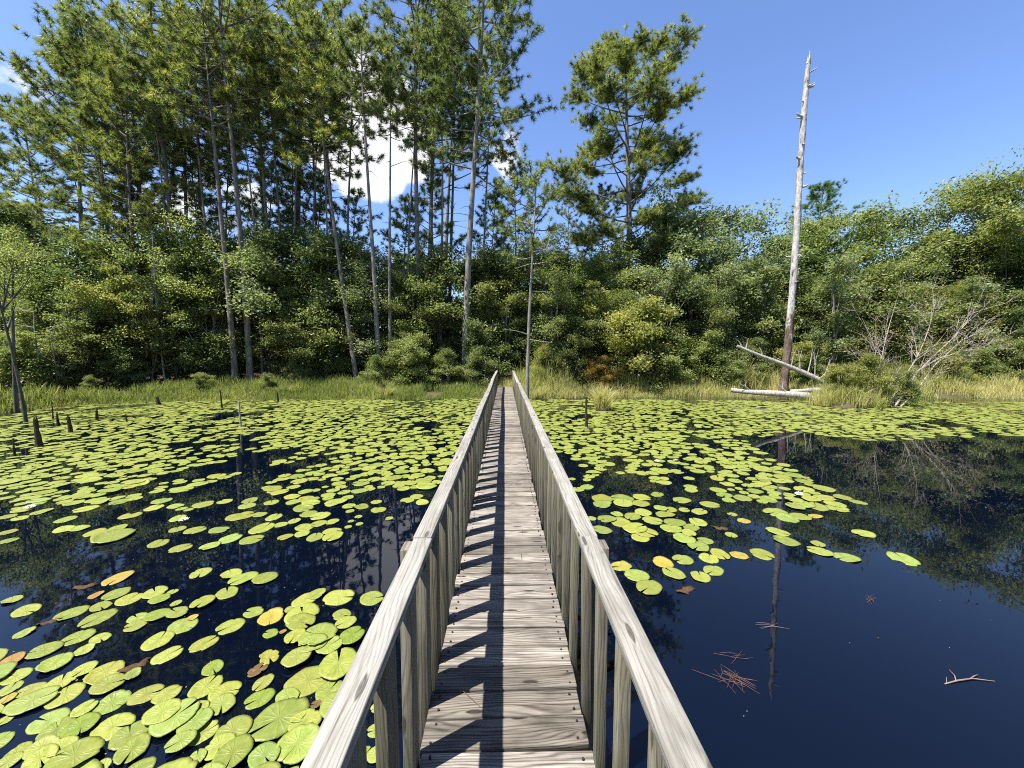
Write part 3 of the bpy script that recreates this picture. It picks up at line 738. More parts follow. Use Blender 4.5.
def broad_meshes(sd, HH=8., RR=2.4, low=.25, lobes=18, cl=34, nl=15, size=.12, stems=1, bark=None, r0=.09, mat=None, openness=.0, sp=.26):
    r_ = np.random.default_rng(sd); tk = MB(); cr = MB()
    roots = [np.array([r_.normal()*.25*(stems > 1), r_.normal()*.25*(stems > 1), 0]) for _ in range(stems)]
    tops = []
    for q in roots:
        top = np.array([r_.normal()*.14*HH*.5+q[0]*3, r_.normal()*.14*HH*.5+q[1]*3, HH*r_.uniform(.75, .9)])
        t = np.linspace(0, 1, 8)[:, None]
        pts = q+(top-q)*t+np.sin(t*math.pi)*r_.normal(size=3)*[.25, .25, 0]*HH*.06; pts[0, 2] = -.4
        tube(tk, pts, np.linspace(r0/(stems**.5), .02, 8), 7, .5, False, .05); tops.append(pts)
    Cs, Ts = [], []
    for i in range(lobes):
        z = low+(1-low)*((i+.5)/lobes)
        prof = math.sqrt(max(.04, 1-((z-low-.42*(1-low))/(.62*(1-low)))**2))
        a = i*2.4+r_.uniform(-.5, .5); rr = RR*prof*r_.uniform(.25, 1.02)
        c = np.array([rr*math.cos(a), rr*math.sin(a), min(z, .97)*HH-r_.uniform(0, .3)])
        st = tops[i % stems]; k = min(6, max(1, int((z+(.06 if low > .5 else -.22))*7))); o = st[k]
        mid = (o+c)/2+[0, 0, .15*r_.normal()]
        tube(tk, [o, mid, c], [.030, .02, .008], 5, .5, False)
        lr = RR*r_.uniform(.17, .42); lt = r_.normal(.5, .15)
        m = cl
        u = unit(r_.normal(size=(m, 3))); u[:, 2] = np.where(u[:, 2] < -.3, -u[:, 2], u[:, 2])
        pc = c+u*lr*np.where(r_.random((m, 1)) < .16, r_.uniform(1.0, 1.55, (m, 1)), r_.uniform(.3, 1.0, (m, 1)))*[1, 1, .72]
        keepm = r_.random(m) > openness
        pc = pc[keepm]
        for p in pc[::5]: tube(tk, [c, (c+p)/2+[0, 0, -.03], p], [.010, .007, .003], 3, .5, False)
        Cs.append(pc); Ts.append(np.clip(lt+r_.normal(0, .10, len(pc)), 0, 1))
    for i in range(int(lobes*2.0)):      # leafy shoots breaking the outline
        c = Cs[int(r_.integers(0, len(Cs)))]; c = c[int(r_.integers(0, len(c)))]
        d = unit(np.array([c[0]/RR, c[1]/RR, .9+.5*r_.random()])+r_.normal(size=3)*.35); l = min(RR, 2.4)*r_.uniform(.12, .48)
        q = np.linspace(.1, 1, 7)[:, None]; pc = c+d*l*q+[0, 0, -.1]*q**2+r_.normal(size=(7, 3))*.04
        tube(tk, [c-d*.3, c, pc[3], pc[6]], [.014, .011, .007, .003], 4, .5, False)
        Cs.append(pc); Ts.append(np.clip(r_.normal(.65, .12)+r_.normal(0, .08, 7), 0, 1))
    Cs = np.concatenate(Cs)
    leaves(cr, Cs, nl, sp, size, r_, np.concatenate(Ts)); HH = float(np.percentile(Cs[:, 2], 99))
    return tk.mesh('trunk', bark or M_grey_bark, True), cr.mesh('crown', mat or M_leaf), HH

def plant(name, meshes, base, top, label, cat, group=None, col=(1, 1, 1), wide=1.0, spin=None):
    tm, cm, HH = meshes
    base = Vector(base); v = Vector(top)-base; ln = v.length
    o = empty(name, base); o.rotation_mode = 'QUATERNION'
    q = Vector((0, 0, 1)).rotation_difference(v); sp_ = rng.uniform(0, 6.28) if spin is None else spin
    o.rotation_quaternion = q @ Quaternion((0, 0, 1), sp_)
    s = ln/HH; o.scale = (s*wide, s*wide, s)
    tag(o, label, cat, group)
    link(bpy.data.objects.new('trunk', tm), o)
    c = link(bpy.data.objects.new('crown', cm), o); c.color = (*col, 1)
    return o
def pix_tree(name, meshes, bx, Y, tx, ty, label, cat, **kw):
    b = on_y(bx, 372, Y); t = on_y(tx, ty, Y)
    b[2] = float(ground_z(b[0], Y))
    return plant(name, meshes, b, t, label, cat, **kw)

PV = [pine_meshes(1, 18, .61, 2.35, 38, .135, dens=.62), pine_meshes(2, 18, .58, 2.1, 38, .12, dens=.62), pine_meshes(3, 18, .65, 2.5, 36, .14, dens=.62),
      pine_meshes(4, 18, .56, 2.1, 38, .115, dens=.62), pine_meshes(5, 18, .63, 2.6, 38, .145, dens=.62)]
PTHIN = [pine_meshes(14, 18, .66, 1.6, 26, .085, wob=.3), pine_meshes(15, 18, .70, 1.4, 22, .075, M_pale_bark, wob=.35), pine_meshes(16, 18, .60, 1.5, 26, .09, wob=.25)]
PD = [pine_meshes(6, 16, .22, 2.7, 62, .13, dens=.8, wob=.3), pine_meshes(7, 16, .28, 2.4, 56, .12, dens=.8)]
PSLIM = [pine_meshes(8, 16, .72, 1.5, 22, .12, M_pale_bark, wob=.15), pine_meshes(9, 16, .76, 1.2, 18, .10, M_pale_bark, wob=.18)]
PPALE = pine_meshes(10, 20, .50, 3.3, 52, .19, M_pale_bark, wob=.4)
PWIDE = pine_meshes(12, 20, .27, 4.2, 66, .24, wob=.3, dens=2.9, needles=46, rise=.55, qmin=.58)
PMID = [pine_meshes(17, 12, .25, 1.9, 40, .09, dens=.75, wob=.25), pine_meshes(18, 12, .35, 1.7, 34, .085, dens=.75, wob=.25)]
PYOUNG = pine_meshes(13, 9, .60, 1.45, 22, .085, M_pale_bark, needles=28, nlen=.24, wob=.12, dens=.55)
dk, md, yl, ol = (.85, .88, .85), (1, 1, 1), (1.32, 1.22, .85), (1.08, 1.04, .85)
PG = 'tall pines on the far bank'
pines = [
 (186, 22, 158, -25, PV[0], md, 'straight tall pine standing left of the next upright pine at the shore', 1),
 (196, 24, 166, 2, PV[1], ol, 'tall pine close behind the shore pine, its trunk lost in leaves low down', 1),
 (235, 20.6, 206, -12, PV[2], yl, 'shore pine with thin greyish trunk reaching down to the grass, bark showing to the foot', 1),
 (250, 21, 226, -34, PV[4], ol, 'tallest straight shore pine rising from grass beside its thinner neighbour', 1),
 (248, 25, 238, 22, PV[3], yl, 'yellow-green pine crown showing between two taller shore pines', 1),
 (275, 23, 256, 10, PV[1], md, 'slender pine with its foot in the grass midway to the leaning pine', 1),
 (206, 26, 188, 12, PV[3], dk, 'pine set back in the wood behind the cluster of four trunks', 1),
 (153, 24, 118, 8, PV[0], md, 'leftward leaning pine of the pair nearest the sky gap', 1),
 (147, 26, 100, 18, PV[2], ol, 'farther pine of the left leaning pair', 1),
 (300, 25, 288, -25, PV[4], dk, 'dark trunked pine behind the yellow crown, left of the leaning pine', 1),
 (357, 21, 300, 5, PV[1], yl, 'pine leaning strongly left with a slanting dark trunk', 1),
 (340, 26, 322, -5, PV[2], md, 'upright pine crossing behind the slanting trunk left of the white cloud', 1),
 (421, 23, 411, -50, PV[0], dk, 'tall straight grey pine right of the white cloud', 1),
 (431, 25.5, 424, -20, PV[4], dk, 'dark twin pine just behind the straight grey one', 1),
 (449, 27, 447, 25, PV[3], md, 'smaller pine between the dark twin and the pale trunk', 1),
 (320, 29, 318, 20, PV[3], ol, 'set back pine filling the gap above the leafy understory near the cloud', 1),
 (272, 29, 262, -5, PV[0], md, 'far pine whose crown overlaps the yellow one', 1),
 (122, 29, 96, 40, PV[1], dk, 'far pine at the outer edge of the tall stand', 1),
 (15, 28, -16, 120, PV[3], dk, 'dark pine at the extreme end of the stand, cut by the picture edge', 1),
 (444, 30, 446, 5, PV[1], ol, 'farthest pine, showing between the dark twin and the big pale trunk', 1),
]
for bx, Y, tx, ty, me, c, lb, wd_ in pines:
    pix_tree('pine_tree', me, bx, Y, tx, ty, lb, 'pine tree', group=PG, col=c, wide=wd_)
thin = [(216, 22.5, 196, 30, 0, md, 'thin pine between the cluster of four trunks and the two shore pines'), (262, 22, 250, 40, 1, yl, 'thin pale pine just right of the two shore pines'),
 (287, 23, 274, 30, 2, ol, 'thin pine midway between the shore pines and the leaning pine'), (312, 23.5, 303, 45, 0, md, 'thin pine crossed high up by the leaning trunk'),
 (330, 22.5, 322, 35, 1, md, 'thin pale pine left of the leaning trunk foot'), (345, 24, 346, 20, 2, dk, 'thin dark pine crossing the leaning trunk halfway up'),
 (296, 23, 282, 40, 0, ol, 'thin pine close left of the leaning trunk, its foot in the leaves'), (408, 23.5, 406, 20, 1, md, 'thin pale pine between the slim trunks and the straight grey pine'),
 (440, 23, 441, 20, 2, dk, 'thin dark pine between the straight grey pine and the big pale one'), (480, 24, 487, 30, 0, ol, 'thin pine right behind the big pale trunk'),
 (176, 21.5, 152, 40, 1, md, 'thin pale pine left of the straight shore pine'), (228, 23.5, 214, 25, 2, md, 'thin pine hidden partly behind the thin greyish shore pine'),
 (136, 22.5, 108, 45, 0, ol, 'thin pine left of the leaning pair'), (112, 22, 84, 55, 1, md, 'thin pale pine among the bushy pines')]
for bx, Y, tx, ty, v, c, lb in thin:
    pix_tree('pine_tree', PTHIN[v], bx, Y, tx, ty, lb, 'pine tree', group=PG, col=c)
for bx, Y, tx, ty, me, c, lb, wd_ in [
 (92, 22.5, 62, 44, PD[0], ol, 'bushy pine with needles hanging nearly to the understory on the left flank', 1.0),
 (118, 23.5, 96, 22, PD[1], md, 'full pine close beside the bushiest one, its crown low', 1.0),
 (62, 26, 30, 98, PD[1], md, 'outermost full pine with a thin pointed top against the sky', .95),
 (142, 21.5, 128, 62, PD[0], yl, 'shorter bright full pine in front of the leaning pair', .9)]:
    pix_tree('pine_tree', me, bx, Y, tx, ty, lb, 'pine tree', group=PG, col=c, wide=wd_)
for bx, Y, tx, ty, v, c, lb in [(166, 25, 160, 128, 0, yl, 'half grown pine filling the gap left of the straight shore pine'), (203, 24.5, 198, 145, 1, md, 'half grown pine between the straight shore pine and the thin greyish one'),
 (228, 26, 224, 135, 0, ol, 'half grown pine behind the thin greyish shore pine'), (264, 24, 261, 160, 1, yl, 'bright half grown pine right of the two shore pines'),
 (290, 26, 286, 140, 0, md, 'half grown pine midway along the stand below the dark trunked pine'), (318, 25, 316, 170, 1, ol, 'half grown pine behind the slanting trunk'),
 (346, 26, 347, 188, 0, md, 'half grown pine under the white cloud, left of the slim trunks'), (402, 26, 402, 192, 1, yl, 'half grown pine under the white cloud, right of the slim trunks'),
 (437, 26, 437, 165, 0, ol, 'half grown pine below the dark twin pine'), (135, 24, 128, 150, 1, md, 'half grown pine below the leaning pair'), (487, 27, 488, 190, 1, md, 'half grown pine right of the big pale trunk')]:
    pix_tree('pine_tree', PMID[v], bx, Y, tx, ty, lb, 'pine tree', group='half grown pines among the tall ones', col=c)
pix_tree('pine_tree', PSLIM[0], 379, 21.3, 366, 20, 'slim pale pine trunk rising in front of the white cloud', 'pine tree', group=PG, col=md)
pix_tree('pine_tree', PSLIM[1], 391, 21.5, 382, 50, 'slimmer pale trunk just right of another slim one, small crown', 'pine tree', group=PG, col=md)
pix_tree('pine_tree', PPALE, 465, 21.8, 470, -70, 'big pale trunked pine nearest the bridge end, crown reaching over the sky gap', 'pine tree', group=PG, col=(.95, .98, .9))
pix_tree('pine_tree', PYOUNG, 527, 17.9, 530, 152, 'young thin pine at the water beside the far bridge end', 'pine tree', col=(1.1, 1.1, .85))
pix_tree('pine_tree', PWIDE, 628, 27, 640, 42, 'large solitary pine with broad layered crown standing alone against blue sky', 'pine tree', col=(1.18, 1.12, .95), spin=.6, wide=1.12)
pix_tree('pine_tree', PD[1], 600, 30, 600, 188, 'small pine at the foot of the large solitary one', 'pine tree', col=dk)
pix_tree('pine_tree', PD[0], 816, 30, 818, 186, 'little dark pine poking up just right of the tall dead trunk', 'pine tree', col=(.6, .85, .75), wide=1.15)
pix_tree('pine_tree', PD[1], 515, 33, 514, 165, 'small far pine in the sky gap above the bridge end', 'pine tree', col=md)
pix_tree('pine_tree', PV[3], 570, 36, 572, 195, 'far pine left of the large solitary pine', 'pine tree', col=md)

BV = [broad_meshes(21, 8, 2.5, .14, 26, 42, 22, .15, openness=.12), broad_meshes(22, 8, 2.2, .10, 30, 38, 24, .13, openness=.1), broad_meshes(23, 8, 2.8, .16, 24, 44, 20, .17, openness=.15),
      broad_meshes(24, 8, 2.4, .08, 34, 36, 26, .115, openness=.1), broad_meshes(25, 8, 2.7, .22, 24, 40, 20, .14, openness=.25)]
BSAP = [broad_meshes(51, 6, 1.15, .22, 16, 20, 16, .12, openness=.35, sp=.2, r0=.04, bark=M_pale_bark), broad_meshes(52, 6, .95, .30, 14, 18, 16, .14, openness=.35, sp=.2, r0=.035), broad_meshes(53, 6, 1.3, .18, 18, 18, 18, .10, openness=.4, sp=.18, r0=.045, bark=M_pale_bark)]
BS = [broad_meshes(31, 3, 1.35, .03, 22, 34, 20, .11, 4, r0=.05, sp=.17), broad_meshes(32, 3, 1.15, .03, 22, 34, 20, .09, 5, r0=.045, sp=.16), broad_meshes(33, 3, 1.5, .05, 22, 32, 18, .13, 3, r0=.05, sp=.2)]
BOPEN = broad_meshes(26, 9, 3.2, .42, 36, 46, 24, .12, openness=.05, sp=.2, bark=M_pale_bark, r0=.16)
pix_tree('oak_tree', BOPEN, 1018, 24.5, 1004, 172, 'broad crowned oak with pale limbs at the right picture edge', 'tree', col=(1.1, 1.08, .9), wide=1.05)
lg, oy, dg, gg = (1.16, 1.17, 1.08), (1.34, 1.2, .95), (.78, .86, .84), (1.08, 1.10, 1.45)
UG = 'leafy trees of the understory'
under = [
 # px, Y, top, variant, colour, width, label
 (8, 25, 200, 0, dg, 1.2, 'dark leafy tree behind the pair of bare grey trunks at the picture edge'),
 (48, 21, 262, 3, lg, 1.25, 'pale green leafy tree leaning over the left shore grass'),
 (96, 21.5, 240, 1, dg, 1.2, 'dense dark leafy tree under the bushy pines'),
 (132, 20.6, 285, 4, oy, 1.25, 'light olive leafy tree below the leaning pine pair'),
 (168, 22.3, 238, 0, md, 1.1, 'mid green leafy tree left of the straight shore pine'),
 (214, 22.9, 235, 3, lg, 1.1, 'leafy tree wedged between the cluster of four pine trunks'),
 (262, 23.2, 232, 1, md, 1.1, 'leafy tree behind the slender pine'),
 (305, 22.9, 240, 4, gg, 1.2, 'dark leafy tree just left of the slanting pine trunk'),
 (338, 23.4, 238, 0, lg, 1.1, 'leafy tree behind the slanting pine trunk'),
 (382, 23.4, 248, 3, gg, 1.1, 'greyish leafy tree behind the two slim pale trunks'),
 (406, 23.2, 272, 1, lg, 1.0, 'light leafy tree behind the straight grey pine'),
 (444, 23.6, 255, 2, md, 1.1, 'leafy tree left of the big pale pine trunk'),
 (492, 24.6, 258, 0, md, 1.15, 'dark leafy tree directly behind the end of the bridge'),
 (545, 25, 250, 3, md, 1.2, 'leafy tree right behind the young thin pine'),
 (588, 24.6, 262, 1, lg, 1.1, 'light green leafy tree below the far pine'),
 (640, 26.5, 240, 4, md, 1.2, 'leafy tree around the foot of the large solitary pine'),
 (686, 26, 212, 2, gg, 1.0, 'grey-green leafy tree right of the large solitary pine'),
 (738, 26.5, 214, 4, gg, 1.15, 'tall airy leafy tree just left of the dead trunk'),
 (788, 28, 240, 0, dg, 1.1, 'leafy tree behind the tall dead trunk'),
 (846, 27, 215, 1, lg, 1.15, 'round topped leafy tree right of the little dark pine'),
 (893, 27.5, 216, 4, gg, 1.15, 'airy leafy tree behind the bare leaning bush'),
 (944, 27, 236, 0, gg, 1.2, 'dark leafy tree left of the broad edge pine'),
 (984, 25.5, 262, 2, lg, 1.2, 'light leafy tree below the broad edge pine'),
 (1038, 23, 230, 3, dg, 1.2, 'dark leafy tree cut by the right picture edge'),
 (108, 19.8, 300, 2, md, 1.3, 'low spreading leafy tree just above the left shore grass'),
 (166, 21.0, 300, 1, lg, 1.1, 'low light leafy tree hiding the foot of the straight shore pine'),
 (211, 21.6, 296, 0, lg, 1.0, 'low leafy tree between the straight and the thin greyish shore pines'),
 (306, 21.9, 305, 2, md, 1.2, 'low dark leafy tree in the shade left of the slanting trunk'),
 (331, 22.0, 312, 3, md, 1.2, 'low dark leafy tree hiding behind the slanting trunk foot'),
 (404, 21.8, 326, 1, lg, 1.0, 'low leafy tree between slim trunks and straight grey pine'),
 (560, 22.6, 296, 2, dg, 1.2, 'rounded low leafy tree right of the bridge end'),
 (606, 22.3, 292, 0, md, 1.2, 'rounded low leafy tree above the marsh grass tussock'),
 (698, 23, 276, 3, md, 1.25, 'dark rounded leafy tree left of the tall dead trunk'),
 (742, 23.6, 282, 1, dg, 1.2, 'lower dark leafy tree touching the dead trunk'),
 (826, 23.2, 282, 4, lg, 1.2, 'lower leafy tree right of the dead trunk foot'),
 (880, 23.5, 268, 2, md, 1.2, 'lower leafy tree above the bush on the log'),
 (948, 23, 285, 1, oy, 1.2, 'olive leafy tree behind the bare pale branches'),
 (1000, 22, 290, 3, dg, 1.25, 'dark low leafy tree at the right end of the marsh grass'),
]
for px, Y, ty, v, c, wd_, lb in under:
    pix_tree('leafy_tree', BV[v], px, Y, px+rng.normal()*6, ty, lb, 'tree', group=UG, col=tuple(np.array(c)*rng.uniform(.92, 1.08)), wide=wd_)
for px, Y, ty, v, c, lb in [(78, 18.9, 288, 0, lg, 'spindly pale sapling before the bushy pines'), (118, 19.6, 270, 1, oy, 'spindly yellowish sapling below the leaning pair'), (150, 20.2, 252, 2, lg, 'airy sapling left of the straight shore pine'),
 (176, 20.4, 292, 1, md, 'thin sapling at the foot of the straight shore pine'), (206, 21.0, 262, 0, lg, 'tall airy sapling between the two clusters of shore trunks'), (266, 22.4, 300, 2, oy, 'thin yellowish sapling by the slender pine foot'),
 (290, 22.0, 268, 1, lg, 'tall thin sapling midway to the slanting trunk'), (320, 22.6, 282, 0, md, 'airy sapling in front of the slanting trunk'), (405, 22.6, 276, 2, lg, 'tall airy sapling right of the two slim trunks'),
 (438, 22.8, 290, 1, md, 'thin sapling left of the big pale pine'), (503, 22.5, 292, 0, lg, 'pale sapling straight beyond the end of the bridge'), (558, 21.4, 270, 2, lg, 'tall airy sapling right of the young thin pine'),
 (590, 21.6, 285, 1, oy, 'yellowish sapling above the rusty brown shrub'), (664, 21.8, 262, 0, gg, 'greyish airy sapling behind the pale shrub'), (716, 22.0, 270, 2, gg, 'greyish sapling left of the dead trunk'),
 (764, 22.2, 262, 1, md, 'thin sapling touching the dead trunk on its left'), (832, 21.6, 258, 0, gg, 'tall greyish sapling right of the dead trunk'), (910, 21.8, 262, 2, lg, 'airy sapling above the bare pale branches'), (972, 21.2, 280, 1, gg, 'greyish sapling near the right edge oak')]:
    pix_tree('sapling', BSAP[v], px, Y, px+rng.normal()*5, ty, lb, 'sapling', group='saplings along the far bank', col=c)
SG = 'shrubs along the far bank'
shr = [
 (70, 18.6, 345, 1, md, 'low dark shrub behind the left shore grass'), (128, 19.4, 350, 0, dg, 'dark rounded shrub in the shade behind the left grass'),
 (226, 21.6, 356, 2, dg, 'shaded shrub at the feet of the two shore pines'), (300, 20.4, 358, 1, md, 'small shrub left of the slanting pine foot'),
 (336, 21.6, 356, 0, md, 'shrub touching the slanting pine foot'), (372, 20.2, 356, 1, lg, 'light shrub at the feet of the two slim trunks'),
 (412, 20.9, 336, 0, lg, 'light green shrub left of the bridge end'), (444, 20.8, 350, 1, lg, 'rounded shrub by the big pale pine foot'),
 (480, 20.6, 352, 1, md, 'dark shrub touching the left rail end of the bridge'), (482, 22.0, 325, 2, dg, 'tall dark shrub behind the bridge end'),
 (545, 20.8, 348, 1, oy, 'yellowish shrub just right of the bridge end'), (575, 21.2, 338, 0, md, 'green shrub between bridge end and tussock'),
 (640, 20.8, 305, 0, oy, 'bright yellow-green tall shrub right of the tussock'), (664, 20.6, 330, 1, lg, 'pale shrub beside the bright yellow-green one'),
 (706, 21.2, 335, 2, lg, 'light shrub left of the dead trunk foot'), (752, 21.2, 340, 1, md, 'shrub touching the left side of the dead trunk foot'),
 (800, 20.8, 345, 0, oy, 'yellowish shrub right of the dead trunk foot'), (940, 20.2, 345, 1, oy, 'olive shrub behind the marsh grass on the right'),
 (985, 20, 350, 2, lg, 'pale green shrub near the right end of the marsh'), (1018, 19.5, 340, 0, md, 'shrub cut by the right picture edge'),
 (672, 19.9, 366, 1, oy, 'low yellow-green bush growing in the marsh grass before the pale shrub'), (733, 20.2, 362, 0, lg, 'low bush in the marsh grass at the tip of the flat pale log'),
 (962, 19.2, 372, 1, lg, 'low bush in the right marsh grass beyond the bare branches'), (812, 20, 360, 2, lg, 'low bush in the marsh grass just right of the dead trunk foot'),
 (90, 17.9, 376, 1, md, 'low bush sprouting in the left shore grass'), (200, 19.2, 374, 0, md, 'low bush in the grass below the cluster of four trunks'), (268, 19.4, 374, 1, lg, 'low bright bush in the grass below the slender pine'),
 (20, 17.6, 335, 2, lg, 'light shrub behind the pair of bare grey trunks'), (605, 19.9, 358, 1, (1.7, 1.0, .7), 'rusty brown shrub behind the grass tussock')]
for px, Y, ty, v, c, lb in shr:
    pix_tree('shrub', BS[v], px, Y, px+rng.normal()*3, ty, lb, 'shrub', group=SG, col=c, wide=rng.uniform(.95, 1.25))

# two cypress-like grey trunks standing at the left water edge
CY = [broad_meshes(41, 5.5, .8, .72, 7, 12, 18, .07, r0=.065, openness=.3, sp=.2, bark=M_grey_bark), broad_meshes(44, 5, .7, .76, 5, 12, 18, .07, r0=.055, openness=.35, sp=.2, bark=M_grey_bark)]
for bx, by, tx, ty, v, lb in [(17, 413, 4, 232, 0, 'grey trunk with pale feathery top at the left water edge, farther of two'),
                              (27, 424, 12, 252, 1, 'thin grey trunk rising from the lily pads, nearer of two at the edge')]:
    b = on_z(bx, by, -.05); t = on_y(tx, ty, b[1])
    plant('cypress_tree', CY[v], b, t, lb, 'tree', 'grey trunked trees at the left water edge', lg, .9)
def dead_stem(px, py, tx, ty, r, label, n=5, mat=None):
    b = on_z(px, py, -.1); t = on_y(tx, ty, b[1]); mb = MB()
    s = np.linspace(0, 1, 7)[:, None]; pts = b+(t-b)*s+np.sin(s*4+px)*[.05, .03, 0]
    pts -= b
    tube(mb, pts, np.linspace(r, r*.35, 7), 7)
    for _ in range(n):
        q = pts[int(rng.integers(3, 7))]; a = rng.uniform(0, 6.28); l = rng.uniform(.3, 1.1)
        d = np.array([math.cos(a), math.sin(a)*.6, rng.uniform(.1, .7)])
        tube(mb, [q, q+d*l*.5, q+d*l+[0, 0, .1]], [r*.35, r*.2, .006], 4)
    o = mb.obj('dead_sapling', mat or M_dead, smooth=True); o.location = b
    tag(o, label, 'dead tree', 'dead saplings in the shore grass')
dead_stem(46, 404, 34, 312, .05, 'thin pale dead sapling behind the two grey trunks', 7)
dead_stem(57, 403, 52, 330, .035, 'thinnest dead sapling just right of another dead one', 5)
dead_stem(166, 397, 152, 235, .045, 'pale broken sapling in front of the left understory', 3)

# stumps and sticks standing in the pads
def stump(px, py, hpx, r, label, spl=True, mat=None, name='stump', cat='stump', grp='stumps and knees among the left lily pads'):
    b = on_z(px, py, -.15); d = (b-CAM)@fw; h = hpx*d/F+.15; mb = MB()
    k = 7; s = np.linspace(0, 1, k)
    pts = np.stack([.25*r*np.sin(s*3+px), .2*r*np.sin(s*2+px), s*h], 1)
    rad = r*(1.25-.65*s**.7); rad[0] *= 1.2
    tube(mb, pts, rad, 9, .5, True, .10)
    if spl:
        for a in range(4): 
            c = pts[-1]+rad[-1]*.6*np.array([math.cos(a*1.6), math.sin(a*1.6), 0]); tube(mb, [c-[0, 0, .05], c+[0, 0, rng.uniform(.03, .12)]], [r*.28, .006], 5)
    o = mb.obj(name, mat or M_stump, smooth=True); o.location = b; tag(o, label, cat, grp)
stump(40, 453, 28, .062, 'thickest dark stump standing in the lily pads nearest the viewer')
stump(71, 438, 16, .05, 'medium dark knee right of the thickest stump')
stump(98, 425, 10, .045, 'short dark knee close to the left shore')
stump(59, 429, 9, .04, 'short knee right of the thin grey trunk foot')
stump(127, 427, 7, .03, 'tiny knee in the pads below the left grass')
stump(54, 424, 11, .025, 'narrow knee nearly touching the grey trunk foot')
stump(158, 408, 7, .09, 'broad low stump at the grass edge of the left shore')
stump(16, 463, 18, .022, 'slender dark stick left of the thickest stump', False)
stump(222, 412, 18, .035, 'dark upright stick near the left shore', False)
stump(241, 432, 26, .03, 'pale upright stick in the middle of the left pads', False, M_dead)
stump(383, 402, 14, .16, 'mossy stump under a grass tuft left of the bridge end')
stump(586, 432, 30, .045, 'lone brown stake in the pads right of the bridge', False, M_stump, 'stake', 'stake', None)
stump(278, 405, 9, .05, 'low stump at the left grass edge below the slender pine')

# ------------------------------------------------------------------ tall dead trunk, logs and bare bush
b = on_y(783, 391, 18.6); b[2] = -.1; t = on_y(810, 60, 18.6)
mb = MB(); k = 26; s = np.linspace(0, 1, k); v = t-b; hh = v[2]
pts = np.stack([v[0]*s+.10*np.sin(s*5), v[1]*s+.06*np.sin(s*4), v[2]*s], 1)
rad = .175-.065*s; rad[0] = .25; rad[1] = .20; rad[-1] = .07; rad[-2] = .095
tube(mb, pts, rad, 12, .5, True, .07)
for sx in (-.05, .06): tube(mb, [pts[-1]+[sx, 0, -.2], pts[-1]+[sx*.6, 0, .28+sx*2]], [.06, .008], 5)
for i in range(16):
    q = pts[int(rng.integers(9, 25))]; a = rng.uniform(0, 6.28); l = rng.uniform(.16, .38); d = np.array([math.cos(a), math.sin(a), rng.uniform(0, .5)])
    tube(mb, [q, q+d*l], [.045, .025], 5)
for q, sx, l in ((pts[21], -1, .42), (pts[16], 1, .35), (pts[18], -1, .3), (pts[23], 1, .33)): tube(mb, [q, q+np.array([sx*l*.8, -.1, .05]), q+np.array([sx*l, -.1, .12])], [.06, .045, .03], 6)
root = empty('dead_tree', b); mb.obj('trunk', M_snag, root, True)
tag(root, 'tall bare silvery dead trunk without branches rising from the marsh grass', 'dead tree')

def log_between(p0, p1, r0, r1, name, label, twigs=()):
    mb = MB(); k = 9; s = np.linspace(0, 1, k)[:, None]
    p0 = np.array(p0); p1 = np.array(p1)
    pts = (p1-p0)*s+np.sin(s*5)*[.02, .05, .05]
    tube(mb, pts, np.linspace(r0, r1, k), 9, .5, True, .07)
    for tt, d, l in twigs:
        q = (p1-p0)*tt; d = np.array(d)
        tube(mb, [q, q+d*l*.5+[.03, 0, .04], q+d*l], [.035, .022, .007], 5)
        if l > .5: tube(mb, [q+d*l*.5, q+d*l*.6+[.12, .05, .2], q+d*l*.8+[.22, .05, .32]], [.018, .012, .004], 4)
    o = mb.obj(name, M_dead, smooth=True); o.location = p0; tag(o, label, 'log', 'fallen dead logs by the tall dead trunk')
log_between(on_y(842, 401, 15.6), on_y(731, 389, 18.0), .19, .10, 'fallen_log', 'pale weathered log lying flat on the pads at the foot of the dead trunk',
            [(.45, (-.5, .2, .6), .9), (.8, (-.8, 0, .5), .7)])
log_between(on_y(828, 384, 16.6), on_y(737, 345, 17.4), .12, .06, 'leaning_log', 'pale dead trunk leaning down across the foot of the upright dead trunk',
            [(.06, (.25, 0, .9), 1.1), (.14, (-.1, 0, 1), 1.2), (.22, (.2, .1, .9), 1.3), (.30, (-.15, 0, 1), 1.0), (.40, (.1, 0, 1), .8), (.72, (-.3, 0, .8), .5), (.9, (.1, 0, 1), .45), (.95, (-.5, 0, .7), .5), (.1, (.6, 0, .6), .9)])
log_between(on_y(832, 392, 17.2), on_y(790, 390, 18.2), .13, .09, 'fallen_log', 'darker short log half hidden behind the pale flat one')

# hummock with the bare leaning bush
hum = MB(); c0 = on_z(872, 409, 0)
k = 24; a = np.linspace(0, 2*math.pi, k, endpoint=False); Vs = []
for q, z in ((1, -.25), (.95, .02), (.8, .12), (.5, .19), (.2, .22)):
    rr = q*(1+.10*np.sin(3*a+1)+.08*np.sin(5*a)); Vs.append(np.stack([c0[0]+1.75*rr*np.cos(a), c0[1]+.9+.8*rr*np.sin(a), np.full(k, z)+.03*rng.normal(size=k)], 1))
V = np.concatenate(Vs+[np.array([[c0[0], c0[1]+.9, .23]])]); f = [[i*k+j, i*k+(j+1) % k, (i+1)*k+(j+1) % k, (i+1)*k+j] for i in range(4) for j in range(k)]
hum.add(V, f); hum.add(V, [[4*k+j, 4*k+(j+1) % k, 5*k] for j in range(k)])
tag(hum.obj('hummock', M_ground, smooth=True), kind='structure')
YB = c0[1]+.7
